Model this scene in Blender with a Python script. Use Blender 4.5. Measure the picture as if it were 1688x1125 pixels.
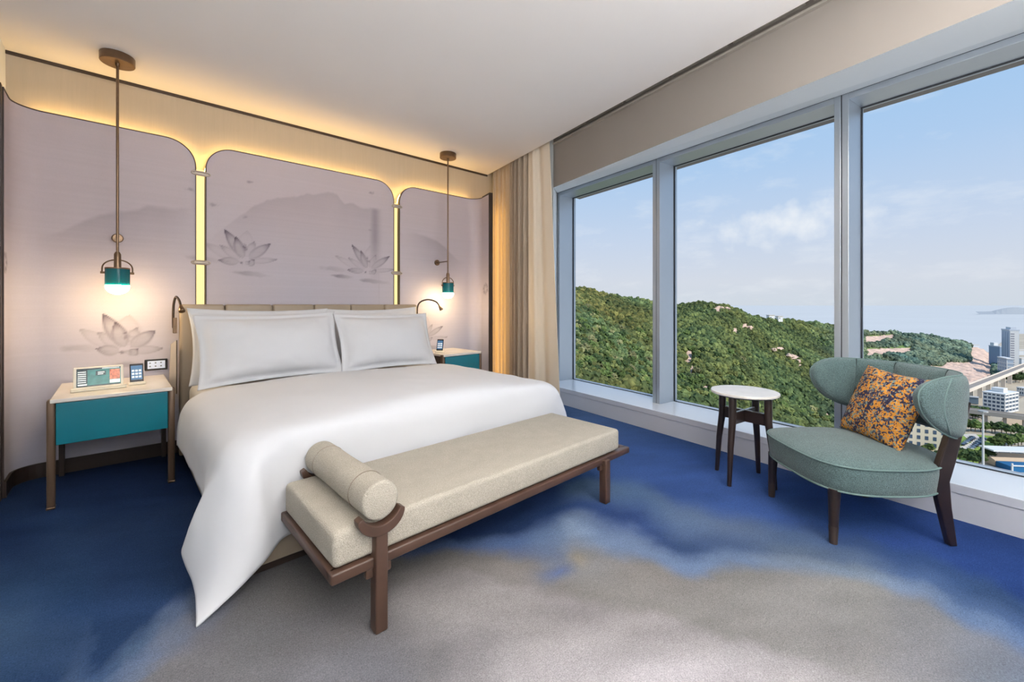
import bpy, bmesh, math, random
import numpy as np
from mathutils import Vector, Matrix, noise as mnoise
random.seed(7)
rng = np.random.default_rng(7)
for o in list(bpy.data.objects): bpy.data.objects.remove(o)
SC = bpy.context.scene
COL = SC.collection
PI = math.pi

def S(r, g, b, k=1.0):
    def f(c):
        c /= 255.0
        return c/12.92 if c <= .04045 else ((c+.055)/1.055)**2.4
    return (f(r)*k, f(g)*k, f(b)*k, 1.0)

# ------------------------------------------------------------------ camera
FPX, CXP, HYP, EYE = 690.0, 844.0, 503.0, 1.2
TH = math.radians(43.3)
FW = np.array([math.sin(TH), math.cos(TH)]); RT = np.array([math.cos(TH), -math.sin(TH)])
cam_d = bpy.data.cameras.new('camera'); cam = bpy.data.objects.new('camera', cam_d); COL.objects.link(cam)
cam_d.sensor_width = 36; cam_d.lens = FPX/1688*36; cam_d.shift_y = -(562.5-HYP)/1688
cam_d.clip_start = .05; cam_d.clip_end = 90000
cam.location = (0, 0, EYE); cam.rotation_euler = (PI/2, 0, -TH)
SC.camera = cam

def gp(px, py, z):                 # point of a horizontal plane seen at a pixel
    d = FPX*(EYE-z)/(py-HYP); p = FW*d+RT*((px-CXP)/FPX*d)
    return Vector((p[0], p[1], z))
def atd(px, py, d):                # point at a given distance along the view axis
    p = FW*d+RT*((px-CXP)/FPX*d)
    return Vector((p[0], p[1], EYE-(py-HYP)/FPX*d))
def proj(x, y, z):
    d = x*FW[0]+y*FW[1]; l = x*RT[0]+y*RT[1]
    return CXP+FPX*l/d, HYP+FPX*(EYE-z)/d

# ------------------------------------------------------------------ view, world, sun, added fill lights
SC.view_settings.view_transform = 'Standard'; SC.view_settings.look = 'None'
SC.view_settings.gamma = 1; SC.view_settings.use_curve_mapping = False
SC.view_settings.exposure = 0.0

W = bpy.data.worlds.new('sky'); SC.world = W; W.use_nodes = True
nt = W.node_tree; nt.nodes.clear()
def wn(t, **k):
    n = nt.nodes.new(t)
    for a, v in k.items(): setattr(n, a, v)
    return n
out = wn('ShaderNodeOutputWorld'); bg = wn('ShaderNodeBackground'); tc = wn('ShaderNodeTexCoord')
sep = wn('ShaderNodeSeparateXYZ'); nt.links.new(tc.outputs['Generated'], sep.inputs[0])
ramp = wn('ShaderNodeValToRGB'); nt.links.new(sep.outputs['Z'], ramp.inputs[0])
cr = ramp.color_ramp
stops = [(0.0, S(205,211,222)), (.05, S(209,213,225)), (.14, S(196,208,230)), (.28, S(172,199,233)), (.45, S(152,192,234)), (.75, S(128,172,226)), (1.0, S(112,158,216))]
cr.elements[0].position = 0; cr.elements[0].color = stops[0][1]
cr.elements[1].position = 1; cr.elements[1].color = stops[-1][1]
for p, c in stops[1:-1]:
    e = cr.elements.new(p); e.color = c
# soft clouds: noise over the whole sky, strongest near the horizon, plus one bank of cumulus
mp = wn('ShaderNodeMapping'); mp.inputs['Scale'].default_value = (3, 3, 9); nt.links.new(tc.outputs['Generated'], mp.inputs[0])
nz = wn('ShaderNodeTexNoise'); nz.inputs['Scale'].default_value = 2.2; nz.inputs['Detail'].default_value = 8; nz.inputs['Roughness'].default_value = .62
nt.links.new(mp.outputs[0], nz.inputs['Vector'])
mr = wn('ShaderNodeMapRange'); mr.inputs['From Min'].default_value = .52; mr.inputs['From Max'].default_value = .80; mr.inputs['To Max'].default_value = .45
nt.links.new(nz.outputs['Fac'], mr.inputs['Value'])
cd = atd(1296, 368, 1.0) - Vector((0, 0, EYE)); cd.normalize()
sub = wn('ShaderNodeVectorMath', operation='SUBTRACT'); sub.inputs[1].default_value = cd; nt.links.new(tc.outputs['Generated'], sub.inputs[0])
sc_ = wn('ShaderNodeVectorMath', operation='MULTIPLY'); sc_.inputs[1].default_value = (8, 8, 26); nt.links.new(sub.outputs[0], sc_.inputs[0])
ln = wn('ShaderNodeVectorMath', operation='LENGTH'); nt.links.new(sc_.outputs[0], ln.inputs[0])
nz2 = wn('ShaderNodeTexNoise'); nz2.inputs['Scale'].default_value = 22; nz2.inputs['Detail'].default_value = 7; nt.links.new(tc.outputs['Generated'], nz2.inputs['Vector'])
m1 = wn('ShaderNodeMath', operation='MULTIPLY_ADD'); m1.inputs[1].default_value = 3.0; nt.links.new(nz2.outputs['Fac'], m1.inputs[0])
neg = wn('ShaderNodeMath', operation='MULTIPLY'); neg.inputs[1].default_value = -1; nt.links.new(ln.outputs['Value'], neg.inputs[0]); nt.links.new(neg.outputs[0], m1.inputs[2])
mr2 = wn('ShaderNodeMapRange'); mr2.inputs['From Min'].default_value = .35; mr2.inputs['From Max'].default_value = 1.5; mr2.inputs['To Max'].default_value = .8
nt.links.new(m1.outputs[0], mr2.inputs['Value'])
mx = wn('ShaderNodeMath', operation='MAXIMUM'); nt.links.new(mr.outputs[0], mx.inputs[0]); nt.links.new(mr2.outputs[0], mx.inputs[1])
mix = wn('ShaderNodeMix', data_type='RGBA'); nt.links.new(mx.outputs[0], mix.inputs['Factor']); nt.links.new(ramp.outputs[0], mix.inputs['A']); mix.inputs['B'].default_value = S(240,240,244)
nt.links.new(mix.outputs['Result'], bg.inputs['Color']); bg.inputs['Strength'].default_value = 1.1
nt.links.new(bg.outputs[0], out.inputs[0])

sun_d = bpy.data.lights.new('sun', 'SUN'); sun = bpy.data.objects.new('sun', sun_d); COL.objects.link(sun)
sun_d.energy = 4.2; sun_d.angle = math.radians(.6); sun_d.color = (1, .93, .84)
sun.rotation_euler = Vector((-.12, -.78, .62)).to_track_quat('Z', 'Y').to_euler()

def overhead_fill(x, y, power, radius=.28, color=(1, .975, .95)):  # unseen overhead fill light, added to brighten the room
    d = bpy.data.lights.new('fill_down', 'AREA'); d.shape = 'DISK'; d.size = radius*2; d.energy = power; d.color = color
    o = bpy.data.objects.new('fill_down', d); COL.objects.link(o); o.location = (x, y, 2.90)
    return o
for (x, y, p) in ((2.0, .25, 10), (2.0, -.6, 8), (1.0, -.6, 5)):
    overhead_fill(x, y, p)

for (x, y, p) in ((.25, -1.1, 106), (1.25, -1.35, 112)):     # unseen upward fill lights, added behind the camera to brighten the ceiling
    d = bpy.data.lights.new('fill_up', 'AREA'); d.shape = 'DISK'; d.size = .4; d.energy = p; d.color = (1, .965, .93)
    o = bpy.data.objects.new('fill_up', d); COL.objects.link(o); o.location = (x, y, 1.75); o.rotation_euler = (PI, 0, 0)

# ------------------------------------------------------------------ materials
MATS = {}
def mat(name, color, rough=.5, metal=0.0, bump=0.0, bscale=200.0, vary=0.0, vscale=20.0, spec=.5, attr=None, sheen=0.0,
        emit=None, estr=0.0, coat=0.0, objrand=0.0, stretch=None, speckle=0.0, sscale=600.0):
    if name in MATS: return MATS[name]
    m = bpy.data.materials.new(name); m.use_nodes = True; MATS[name] = m
    t = m.node_tree; b = t.nodes['Principled BSDF']; L = t.links
    b.inputs['Base Color'].default_value = color; b.inputs['Roughness'].default_value = rough; b.inputs['Metallic'].default_value = metal
    b.inputs['Specular IOR Level'].default_value = spec
    if sheen: b.inputs['Sheen Weight'].default_value = sheen
    if coat: b.inputs['Coat Weight'].default_value = coat
    if emit: b.inputs['Emission Color'].default_value = emit; b.inputs['Emission Strength'].default_value = estr
    co = t.nodes.new('ShaderNodeTexCoord').outputs['Object']
    if stretch:
        q = t.nodes.new('ShaderNodeMapping'); q.inputs['Scale'].default_value = stretch; L.new(co, q.inputs[0]); co = q.outputs[0]
    src = None
    if attr:
        a = t.nodes.new('ShaderNodeVertexColor'); a.layer_name = attr; src = a.outputs['Color']
    def mul(src, fac_socket, lo, hi):
        r = t.nodes.new('ShaderNodeMapRange'); r.inputs['To Min'].default_value = lo; r.inputs['To Max'].default_value = hi
        r.inputs['From Min'].default_value = .25; r.inputs['From Max'].default_value = .75
        L.new(fac_socket, r.inputs['Value'])
        x = t.nodes.new('ShaderNodeVectorMath'); x.operation = 'SCALE'
        if src is None: x.inputs[0].default_value = color[:3]
        else: L.new(src, x.inputs[0])
        L.new(r.outputs[0], x.inputs['Scale']); return x.outputs[0]
    if vary:
        n = t.nodes.new('ShaderNodeTexNoise'); n.inputs['Scale'].default_value = vscale; n.inputs['Detail'].default_value = 5; L.new(co, n.inputs['Vector'])
        src = mul(src, n.outputs['Fac'], 1-vary, 1+vary)
    if speckle:
        n = t.nodes.new('ShaderNodeTexNoise'); n.inputs['Scale'].default_value = sscale; n.inputs['Detail'].default_value = 2; L.new(co, n.inputs['Vector'])
        src = mul(src, n.outputs['Fac'], 1-speckle, 1+speckle)
    if objrand:
        n = t.nodes.new('ShaderNodeObjectInfo'); r = mul(src, n.outputs['Random'], 1-objrand, 1+objrand); src = r
    if src is not None: L.new(src, b.inputs['Base Color'])
    if bump:
        n = t.nodes.new('ShaderNodeTexNoise'); n.inputs['Scale'].default_value = bscale; n.inputs['Detail'].default_value = 3; L.new(co, n.inputs['Vector'])
        k = t.nodes.new('ShaderNodeBump'); k.inputs['Strength'].default_value = bump; k.inputs['Distance'].default_value = .004
        L.new(n.outputs['Fac'], k.inputs['Height']); L.new(k.outputs[0], b.inputs['Normal'])
    return m
def emat(name, color, s):
    if name in MATS: return MATS[name]
    m = bpy.data.materials.new(name); m.use_nodes = True; MATS[name] = m
    t = m.node_tree; t.nodes.clear(); o = t.nodes.new('ShaderNodeOutputMaterial'); e = t.nodes.new('ShaderNodeEmission')
    e.inputs[0].default_value = color; e.inputs[1].default_value = s; t.links.new(e.outputs[0], o.inputs[0]); return m
def weave_mat(name, c1, c2, scale=260.0, bump=.6):
    m = bpy.data.materials.new(name); m.use_nodes = True; MATS[name] = m
    t = m.node_tree; b = t.nodes['Principled BSDF']; L = t.links; b.inputs['Roughness'].default_value = .9; b.inputs['Specular IOR Level'].default_value = .15
    co = t.nodes.new('ShaderNodeTexCoord').outputs['Object']
    vs = []
    for d in ('X', 'Y', 'Z'):
        w = t.nodes.new('ShaderNodeTexWave'); w.bands_direction = d; w.inputs['Scale'].default_value = scale/6.28; w.inputs['Distortion'].default_value = .6
        w.inputs['Detail Scale'].default_value = 4
        L.new(co, w.inputs['Vector']); vs.append(w.outputs['Fac'])
    a = t.nodes.new('ShaderNodeMath'); a.operation = 'ADD'; L.new(vs[0], a.inputs[0]); L.new(vs[1], a.inputs[1])
    a2 = t.nodes.new('ShaderNodeMath'); a2.operation = 'ADD'; L.new(a.outputs[0], a2.inputs[0]); L.new(vs[2], a2.inputs[1])
    nz = t.nodes.new('ShaderNodeTexNoise'); nz.inputs['Scale'].default_value = 70; nz.inputs['Detail'].default_value = 4; L.new(co, nz.inputs['Vector'])
    a3 = t.nodes.new('ShaderNodeMath'); a3.operation = 'MULTIPLY_ADD'; a3.inputs[1].default_value = .9; L.new(nz.outputs['Fac'], a3.inputs[0]); L.new(a2.outputs[0], a3.inputs[2])
    r = t.nodes.new('ShaderNodeMapRange'); r.inputs['From Min'].default_value = 1.0; r.inputs['From Max'].default_value = 2.9; L.new(a3.outputs[0], r.inputs['Value'])
    x = t.nodes.new('ShaderNodeMix'); x.data_type = 'RGBA'; x.inputs['A'].default_value = c1; x.inputs['B'].default_value = c2
    L.new(r.outputs[0], x.inputs['Factor']); L.new(x.outputs['Result'], b.inputs['Base Color'])
    k = t.nodes.new('ShaderNodeBump'); k.inputs['Strength'].default_value = bump; k.inputs['Distance'].default_value = .002
    L.new(a2.outputs[0], k.inputs['Height']); L.new(k.outputs[0], b.inputs['Normal'])
    return m

M_ceil = mat('ceiling_paint', S(234,231,229), .9, vary=.01, vscale=2)
M_wallup = mat('fabric_wallcovering', S(180,168,150), .9, bump=.15, bscale=300, vary=.03, vscale=60, stretch=(1, 1, .05))
M_wallgrey = mat('bulkhead_shaded', S(132,125,119), .9)  # dark tone carries the backlit shade of the bulkhead
M_white = mat('white_paint', S(222,226,228), .75)
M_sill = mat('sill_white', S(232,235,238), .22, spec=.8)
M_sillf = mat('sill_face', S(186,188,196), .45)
M_alu = mat('aluminium_frame', S(186,194,202), .40, metal=.8, vary=.03, vscale=3)
M_gasket = mat('black_gasket', S(40,44,50), .7)
M_dark = mat('dark_trim', S(52,40,34), .45)
M_wood = mat('walnut_wood', S(80,58,47), .38, vary=.25, vscale=9, stretch=(1, 1, 1), bump=.05, bscale=60)
M_darkwood = mat('wenge_wood', S(42,31,28), .35, vary=.3, vscale=14, bump=.05, bscale=80)
M_bronze = mat('bronze_lacquer', S(104,84,68), .35, metal=.35, vary=.08, vscale=30, stretch=(8, 8, .4))
M_bronze_d = mat('bronze_dark', S(58,46,40), .5)
M_brass = mat('antique_brass', S(122,100,80), .32, metal=.85, vary=.1, vscale=40)
M_teal = mat('teal_lacquer', S(0,112,130), .28, coat=.3)
M_marble = mat('white_marble', S(226,220,212), .22, vary=.07, vscale=7)
M_linen = mat('white_cotton', S(214,215,219), .8, bump=.05, bscale=500, sheen=.15, spec=.2)
M_leather = mat('taupe_leather', S(160,145,126), .42, bump=.12, bscale=350, vary=.03, vscale=10)
M_pocket = mat('pale_leather', S(178,172,166), .5, bump=.1, bscale=350)
M_bench = mat('beige_weave', S(178,171,158), .95, bump=.7, bscale=260, vary=.05, vscale=12, spec=.1, speckle=.36, sscale=400)
M_chair = mat('seafoam_boucle', S(88,108,108), .95, bump=1.0, bscale=230, vary=.08, vscale=14, spec=.1, sheen=.25, speckle=.5, sscale=230)
M_pipe = mat('seafoam_piping', S(100,122,120), .9)
M_drape = mat('taupe_curtain', S(172,156,138), .85, bump=.1, bscale=400, vary=.03, vscale=30)
M_lining = mat('cream_curtain', S(226,216,200), .85, bump=.08, bscale=400)
M_screen_edge = mat('black_plastic', S(24,24,28), .25)
M_whiteplastic = mat('white_plastic', S(240,232,214), .35)
M_led = emat('led_warm', (1, .62, .20, 1), 46.0)
M_led_soft = emat('led_warm_soft', (1, .60, .18, 1), 15.0)
M_ledgap = emat('led_diffuser', (1, .76, .34, 1), 1.3)
M_bulb = emat('frosted_bulb', (1, .72, .38, 1), 88.0)
def teal_glass():
    m = bpy.data.materials.new('teal_glass'); m.use_nodes = True; t = m.node_tree; t.nodes.clear(); L = t.links
    o = t.nodes.new('ShaderNodeOutputMaterial'); tl = t.nodes.new('ShaderNodeBsdfTranslucent'); tl.inputs[0].default_value = (.0, .16, .20, 1)
    d = t.nodes.new('ShaderNodeBsdfDiffuse'); d.inputs[0].default_value = S(20,95,110); g = t.nodes.new('ShaderNodeBsdfGlossy'); g.inputs['Roughness'].default_value = .12
    a = t.nodes.new('ShaderNodeMixShader'); a.inputs[0].default_value = .7; L.new(tl.outputs[0], a.inputs[1]); L.new(d.outputs[0], a.inputs[2])
    f = t.nodes.new('ShaderNodeFresnel'); f.inputs[0].default_value = 1.5
    b = t.nodes.new('ShaderNodeMixShader'); L.new(f.outputs[0], b.inputs[0]); L.new(a.outputs[0], b.inputs[1]); L.new(g.outputs[0], b.inputs[2]); L.new(b.outputs[0], o.inputs[0]); return m
M_tealglass = teal_glass()
def pane_glass():
    m = bpy.data.materials.new('window_glass'); m.use_nodes = True; t = m.node_tree; t.nodes.clear(); L = t.links
    o = t.nodes.new('ShaderNodeOutputMaterial'); tr = t.nodes.new('ShaderNodeBsdfTransparent'); tr.inputs[0].default_value = (.97, .985, .98, 1)
    g = t.nodes.new('ShaderNodeBsdfGlossy'); g.inputs['Roughness'].default_value = .0; b = t.nodes.new('ShaderNodeMixShader'); b.inputs[0].default_value = .001
    L.new(tr.outputs[0], b.inputs[1]); L.new(g.outputs[0], b.inputs[2]); L.new(b.outputs[0], o.inputs[0]); return m
M_glass = pane_glass()

# ------------------------------------------------------------------ helpers
def link(o, parent=None):
    COL.objects.link(o)
    if parent is not None: o.parent = parent
    return o
def obj(name, bm, m, parent=None, smooth=False, angle=None):
    me = bpy.data.meshes.new(name)
    if isinstance(bm, bmesh.types.BMesh):
        bmesh.ops.recalc_face_normals(bm, faces=bm.faces); bm.to_mesh(me); bm.free()
    else: me.from_pydata(bm[0], [], bm[1])
    if m is not None:
        for mm in (m if isinstance(m, (list, tuple)) else [m]): me.materials.append(mm)
    if smooth:
        me.polygons.foreach_set('use_smooth', [True]*len(me.polygons))
        if angle is not None:
            try: me.set_sharp_from_angle(angle=math.radians(angle))
            except Exception: pass
    return link(bpy.data.objects.new(name, me), parent)
def tag(o, label=None, cat=None, group=None, kind=None):
    for k, v in (('label', label), ('category', cat), ('group', group), ('kind', kind)):
        if v: o[k] = v
    return o
def thing(name, label, cat, loc=(0, 0, 0), rz=0.0, group=None):
    o = bpy.data.objects.new(name, None); o.empty_display_size = .1; COL.objects.link(o)
    o.location = loc; o.rotation_euler = (0, 0, rz); return tag(o, label, cat, group)
def copy_tree(o, parent=None):
    c = o.copy(); COL.objects.link(c)
    if parent is not None: c.parent = parent
    for ch in list(o.children): copy_tree(ch, c)
    return c
def BM(): return bmesh.new()
def box(bm, x0, x1, y0, y1, z0, z1, bev=0.0, seg=2, M=None):
    r = bmesh.ops.create_cube(bm, size=1.0); vs = r['verts']
    for v in vs: v.co = Vector(((x0+x1)/2+v.co.x*(x1-x0), (y0+y1)/2+v.co.y*(y1-y0), (z0+z1)/2+v.co.z*(z1-z0)))
    if bev:
        es = list({e for v in vs for e in v.link_edges})
        r2 = bmesh.ops.bevel(bm, geom=es, offset=bev, segments=seg, affect='EDGES', profile=.5)
        vs = list({v for f in r2['faces'] for v in f.verts} | {v for v in vs if v.is_valid})
    if M is not None:
        for v in vs: v.co = M @ v.co
    return bm
def prism(bm, pts, z0, z1):
    a = [bm.verts.new((x, y, z0)) for x, y in pts]; b = [bm.verts.new((x, y, z1)) for x, y in pts]; n = len(pts)
    bm.faces.new(list(reversed(a))); bm.faces.new(b)
    for i in range(n): bm.faces.new((a[i], a[(i+1) % n], b[(i+1) % n], b[i]))
    return bm
def hexa(bm, lo, hi):              # 4 bottom points and 4 top points
    a = [bm.verts.new(p) for p in lo]; b = [bm.verts.new(p) for p in hi]
    bm.faces.new(list(reversed(a))); bm.faces.new(b)
    for i in range(4): bm.faces.new((a[i], a[(i+1) % 4], b[(i+1) % 4], b[i]))
    return bm
def lathe(bm, prof, n=32, M=None):
    rings = []
    for r, z in prof:
        if r < 1e-6: rings.append([bm.verts.new((0, 0, z))])
        else: rings.append([bm.verts.new((r*math.cos(2*PI*i/n), r*math.sin(2*PI*i/n), z)) for i in range(n)])
    for a, b in zip(rings, rings[1:]):
        for i in range(n):
            j = (i+1) % n
            if len(a) == 1 and len(b) == 1: continue
            if len(a) == 1: bm.faces.new((a[0], b[i], b[j]))
            elif len(b) == 1: bm.faces.new((a[i], a[j], b[0]))
            else: bm.faces.new((a[i], a[j], b[j], b[i]))
    if M is not None:
        for r in rings:
            for v in r: v.co = M @ v.co
    return bm
def tube(bm, pts, rad, n=10, closed=False, cap=True):
    pts = [Vector(p) for p in pts]; N = len(pts); rads = rad if isinstance(rad, (list, tuple)) else [rad]*N
    rings = []; up = None
    for i, p in enumerate(pts):
        if closed: t = (pts[(i+1) % N]-pts[i-1]).normalized()
        else: t = (pts[min(i+1, N-1)]-pts[max(i-1, 0)]).normalized()
        if up is None:
            up = Vector((0, 0, 1)) if abs(t.z) < .9 else Vector((1, 0, 0))
        u = (up-t*up.dot(t)).normalized(); v = t.cross(u); up = u
        rings.append([bm.verts.new(p+(u*math.cos(2*PI*k/n)+v*math.sin(2*PI*k/n))*rads[i]) for k in range(n)])
    for i in range(N if closed else N-1):
        a, b = rings[i], rings[(i+1) % N]
        for k in range(n): bm.faces.new((a[k], a[(k+1) % n], b[(k+1) % n], b[k]))
    if cap and not closed: bm.faces.new(list(reversed(rings[0]))); bm.faces.new(rings[-1])
    return bm
def grid_mesh(P, close_u=False):   # P[i][j] -> verts, faces
    n, m = len(P), len(P[0]); V = [tuple(p) for r in P for p in r]; Fc = []
    for i in range(n if close_u else n-1):
        for j in range(m-1):
            a = i*m+j; b = ((i+1) % n)*m+j; Fc.append((a, b, b+1, a+1))
    return V, Fc
def mods(o, sub=0, solid=0.0, offset=0, bev=0.0):
    if solid:
        s = o.modifiers.new('solid', 'SOLIDIFY'); s.thickness = solid; s.offset = offset
    if sub:
        s = o.modifiers.new('sub', 'SUBSURF'); s.levels = sub; s.render_levels = sub
    if bev:
        s = o.modifiers.new('bev', 'BEVEL'); s.width = bev; s.segments = 2; s.limit_method = 'ANGLE'
    return o
def set_cols(me, cols, name='Col'):
    a = me.color_attributes.new(name, 'FLOAT_COLOR', 'POINT')
    c = np.ones((len(me.vertices), 4), dtype=np.float32); c[:, :3] = cols
    a.data.foreach_set('color', c.ravel())
def vnoise(x, y, seed=0):          # smooth value noise, arrays
    r = np.random.default_rng(seed); T = r.random((256, 256))
    xi = np.floor(x).astype(int); yi = np.floor(y).astype(int); fx = x-xi; fy = y-yi
    fx = fx*fx*(3-2*fx); fy = fy*fy*(3-2*fy)
    g = lambda a, b: T[a % 256, b % 256]
    return (g(xi, yi)*(1-fx)+g(xi+1, yi)*fx)*(1-fy)+(g(xi, yi+1)*(1-fx)+g(xi+1, yi+1)*fx)*fy
def fbm(x, y, oct=4, seed=0, gain=.5):
    s = 0; a = 1; n = 0
    for i in range(oct): s = s+a*(vnoise(x*2**i+17*i, y*2**i-9*i, seed+i)-.5); n += a; a *= gain
    return s/n*2

# ------------------------------------------------------------------ setting geometry
CEIL = 2.95
PF = lambda x: 4.36-.035*x                     # face of the headboard wall panels
UW = lambda x: PF(x)+.10                      # the wall behind them
EX = lambda y: 3.384+.1955*(y-3.103)           # edge of the ceiling at the curtain pocket
WX = lambda y: 3.988+.1673*(y-2.131)           # window frame face
GX = lambda y: 4.207+.1673*(y-2.017)           # glass
SX = lambda y: 3.897+.1504*(y-3.265)           # sill face
YB = -1.8                                       # wall behind the camera
XL = -.56

# --- carpet: bands of a watercolour pattern, given along 19 lines across the floor (8 stops each)
N_ = (32,58,104)
CARPET = [  # line, then (position, colour) of each stop from the window side to the near side
 (0,    [(760,(34,60,98)),(820,(30,56,96)),(900,(24,50,94)),(1000,(38,72,116)),(1060,(52,86,128)),(1100,(46,80,124)),(1120,(44,78,122)),(1130,(44,78,122)),(1140,(44,78,122))]),
 (100,  [(760,(24,46,82)),(800,(26,50,92)),(880,(30,58,102)),(1000,(30,62,106)),(1050,(40,72,116)),(1090,(46,78,122)),(1110,(38,70,116)),(1130,(36,68,114)),(1140,(36,68,114))]),
 (170,  [(760,(24,46,82)),(800,(26,50,92)),(900,(28,55,99)),(1080,(33,63,107)),(1112,(60,92,138)),(1130,(90,118,160)),(1150,(120,140,180)),(1170,(130,142,176)),(1180,(132,142,172))]),
 (230,  [(760,(24,44,80)),(800,(26,50,92)),(900,(28,55,99)),(1030,(33,62,106)),(1062,(80,110,150)),(1090,(116,140,184)),(1112,(126,146,182)),(1130,(138,142,156)),(1150,(140,142,152))]),
 (290,  [(760,(24,44,80)),(800,(26,50,92)),(880,(28,55,99)),(972,(36,64,110)),(1016,(94,116,154)),(1048,(130,144,174)),(1070,(136,140,158)),(1090,(140,140,148)),(1140,(142,142,150))]),
 (340,  [(740,(24,44,80)),(800,(26,50,92)),(860,(30,57,100)),(930,(38,66,112)),(980,(94,110,142)),(1018,(126,132,152)),(1050,(130,130,140)),(1080,(136,136,144)),(1140,(140,140,148))]),
 (420,  [(740,N_),(780,N_),(820,N_),(850,(60,80,112)),(880,(90,98,116)),(920,(106,108,118)),(990,(118,117,121)),(1050,(134,134,140)),(1140,(140,140,148))]),
 (500,  [(740,N_),(780,N_),(820,N_),(845,(60,80,112)),(865,(98,102,114)),(885,(114,113,118)),(980,(124,121,122)),(1040,(133,131,137)),(1140,(142,142,152))]),
 (620,  [(720,N_),(800,N_),(840,N_),(870,N_),(886,(80,94,126)),(905,(120,117,120)),(960,(128,124,124)),(1010,(140,136,139)),(1140,(138,138,148))]),
 (700,  [(700,N_),(800,N_),(850,N_),(893,N_),(910,(84,102,142)),(926,(134,130,130)),(945,(149,143,142)),(965,(163,156,158)),(1140,(148,146,152))]),
 (760,  [(690,N_),(800,N_),(840,N_),(884,(35,58,102)),(899,(82,108,158)),(914,(130,126,126)),(926,(147,141,139)),(945,(166,159,161)),(1140,(166,161,168))]),
 (850,  [(690,(60,96,150)),(790,(42,72,126)),(830,N_),(874,(36,60,106)),(896,(88,118,172)),(936,(150,143,140)),(958,(155,148,147)),(985,(174,167,170)),(1140,(183,177,184))]),
 (900,  [(690,(70,106,156)),(780,(50,84,144)),(800,(42,70,124)),(852,(34,60,108)),(888,(106,136,184)),(950,(140,140,150)),(968,(153,147,145)),(1000,(176,169,173)),(1140,(185,179,186))]),
 (960,  [(690,(66,102,154)),(782,(54,92,152)),(797,(94,127,168)),(832,(38,66,118)),(872,(138,164,202)),(918,(150,150,156)),(985,(153,149,147)),(1012,(177,170,175)),(1140,(187,181,188))]),
 (1050, [(690,(52,88,146)),(782,(48,84,148)),(812,(80,113,158)),(858,(42,68,120)),(900,(126,153,196)),(936,(153,148,146)),(1000,(153,149,148)),(1028,(178,171,176)),(1140,(190,184,192))]),
 (1130, [(690,(46,82,142)),(815,(46,82,148)),(850,(88,114,153)),(908,(50,74,116)),(940,(118,146,190)),(964,(149,145,144)),(1025,(152,149,148)),(1052,(176,170,175)),(1140,(190,184,192))]),
 (1200, [(690,(44,78,140)),(828,(46,82,148)),(866,(84,106,142)),(898,(66,90,130)),(925,(112,138,178)),(955,(148,146,145)),(1050,(153,150,150)),(1075,(172,167,173)),(1140,(184,178,186))]),
 (1300, [(700,(44,78,140)),(846,(46,82,148)),(876,(70,96,135)),(902,(84,104,132)),(925,(130,150,180)),(952,(149,147,148)),(1075,(151,149,150)),(1100,(170,165,171)),(1140,(178,172,178))]),
 (1400, [(760,(40,76,142)),(866,(42,80,150)),(890,(48,78,128)),(912,(80,104,140)),(938,(130,150,176)),(962,(148,148,149)),(1095,(151,149,152)),(1120,(165,161,167)),(1140,(168,164,170))]),
 (1500, [(800,(36,72,142)),(898,(36,72,142)),(925,(42,74,126)),(950,(62,92,140)),(975,(118,144,184)),(1000,(146,148,155)),(1100,(142,143,152)),(1120,(146,146,153)),(1140,(150,150,156))]),
 (1600, [(850,(30,64,128)),(942,(30,64,128)),(972,(44,74,118)),(1000,(64,94,140)),(1026,(104,134,180)),(1058,(134,140,156)),(1090,(130,138,154)),(1120,(126,136,154)),(1140,(126,136,154))]),
 (1720, [(900,(27,60,122)),(992,(27,60,122)),(1022,(44,74,118)),(1050,(60,90,136)),(1072,(98,126,172)),(1100,(120,132,156)),(1115,(118,130,154)),(1130,(116,130,154)),(1140,(116,130,154))])]
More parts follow.
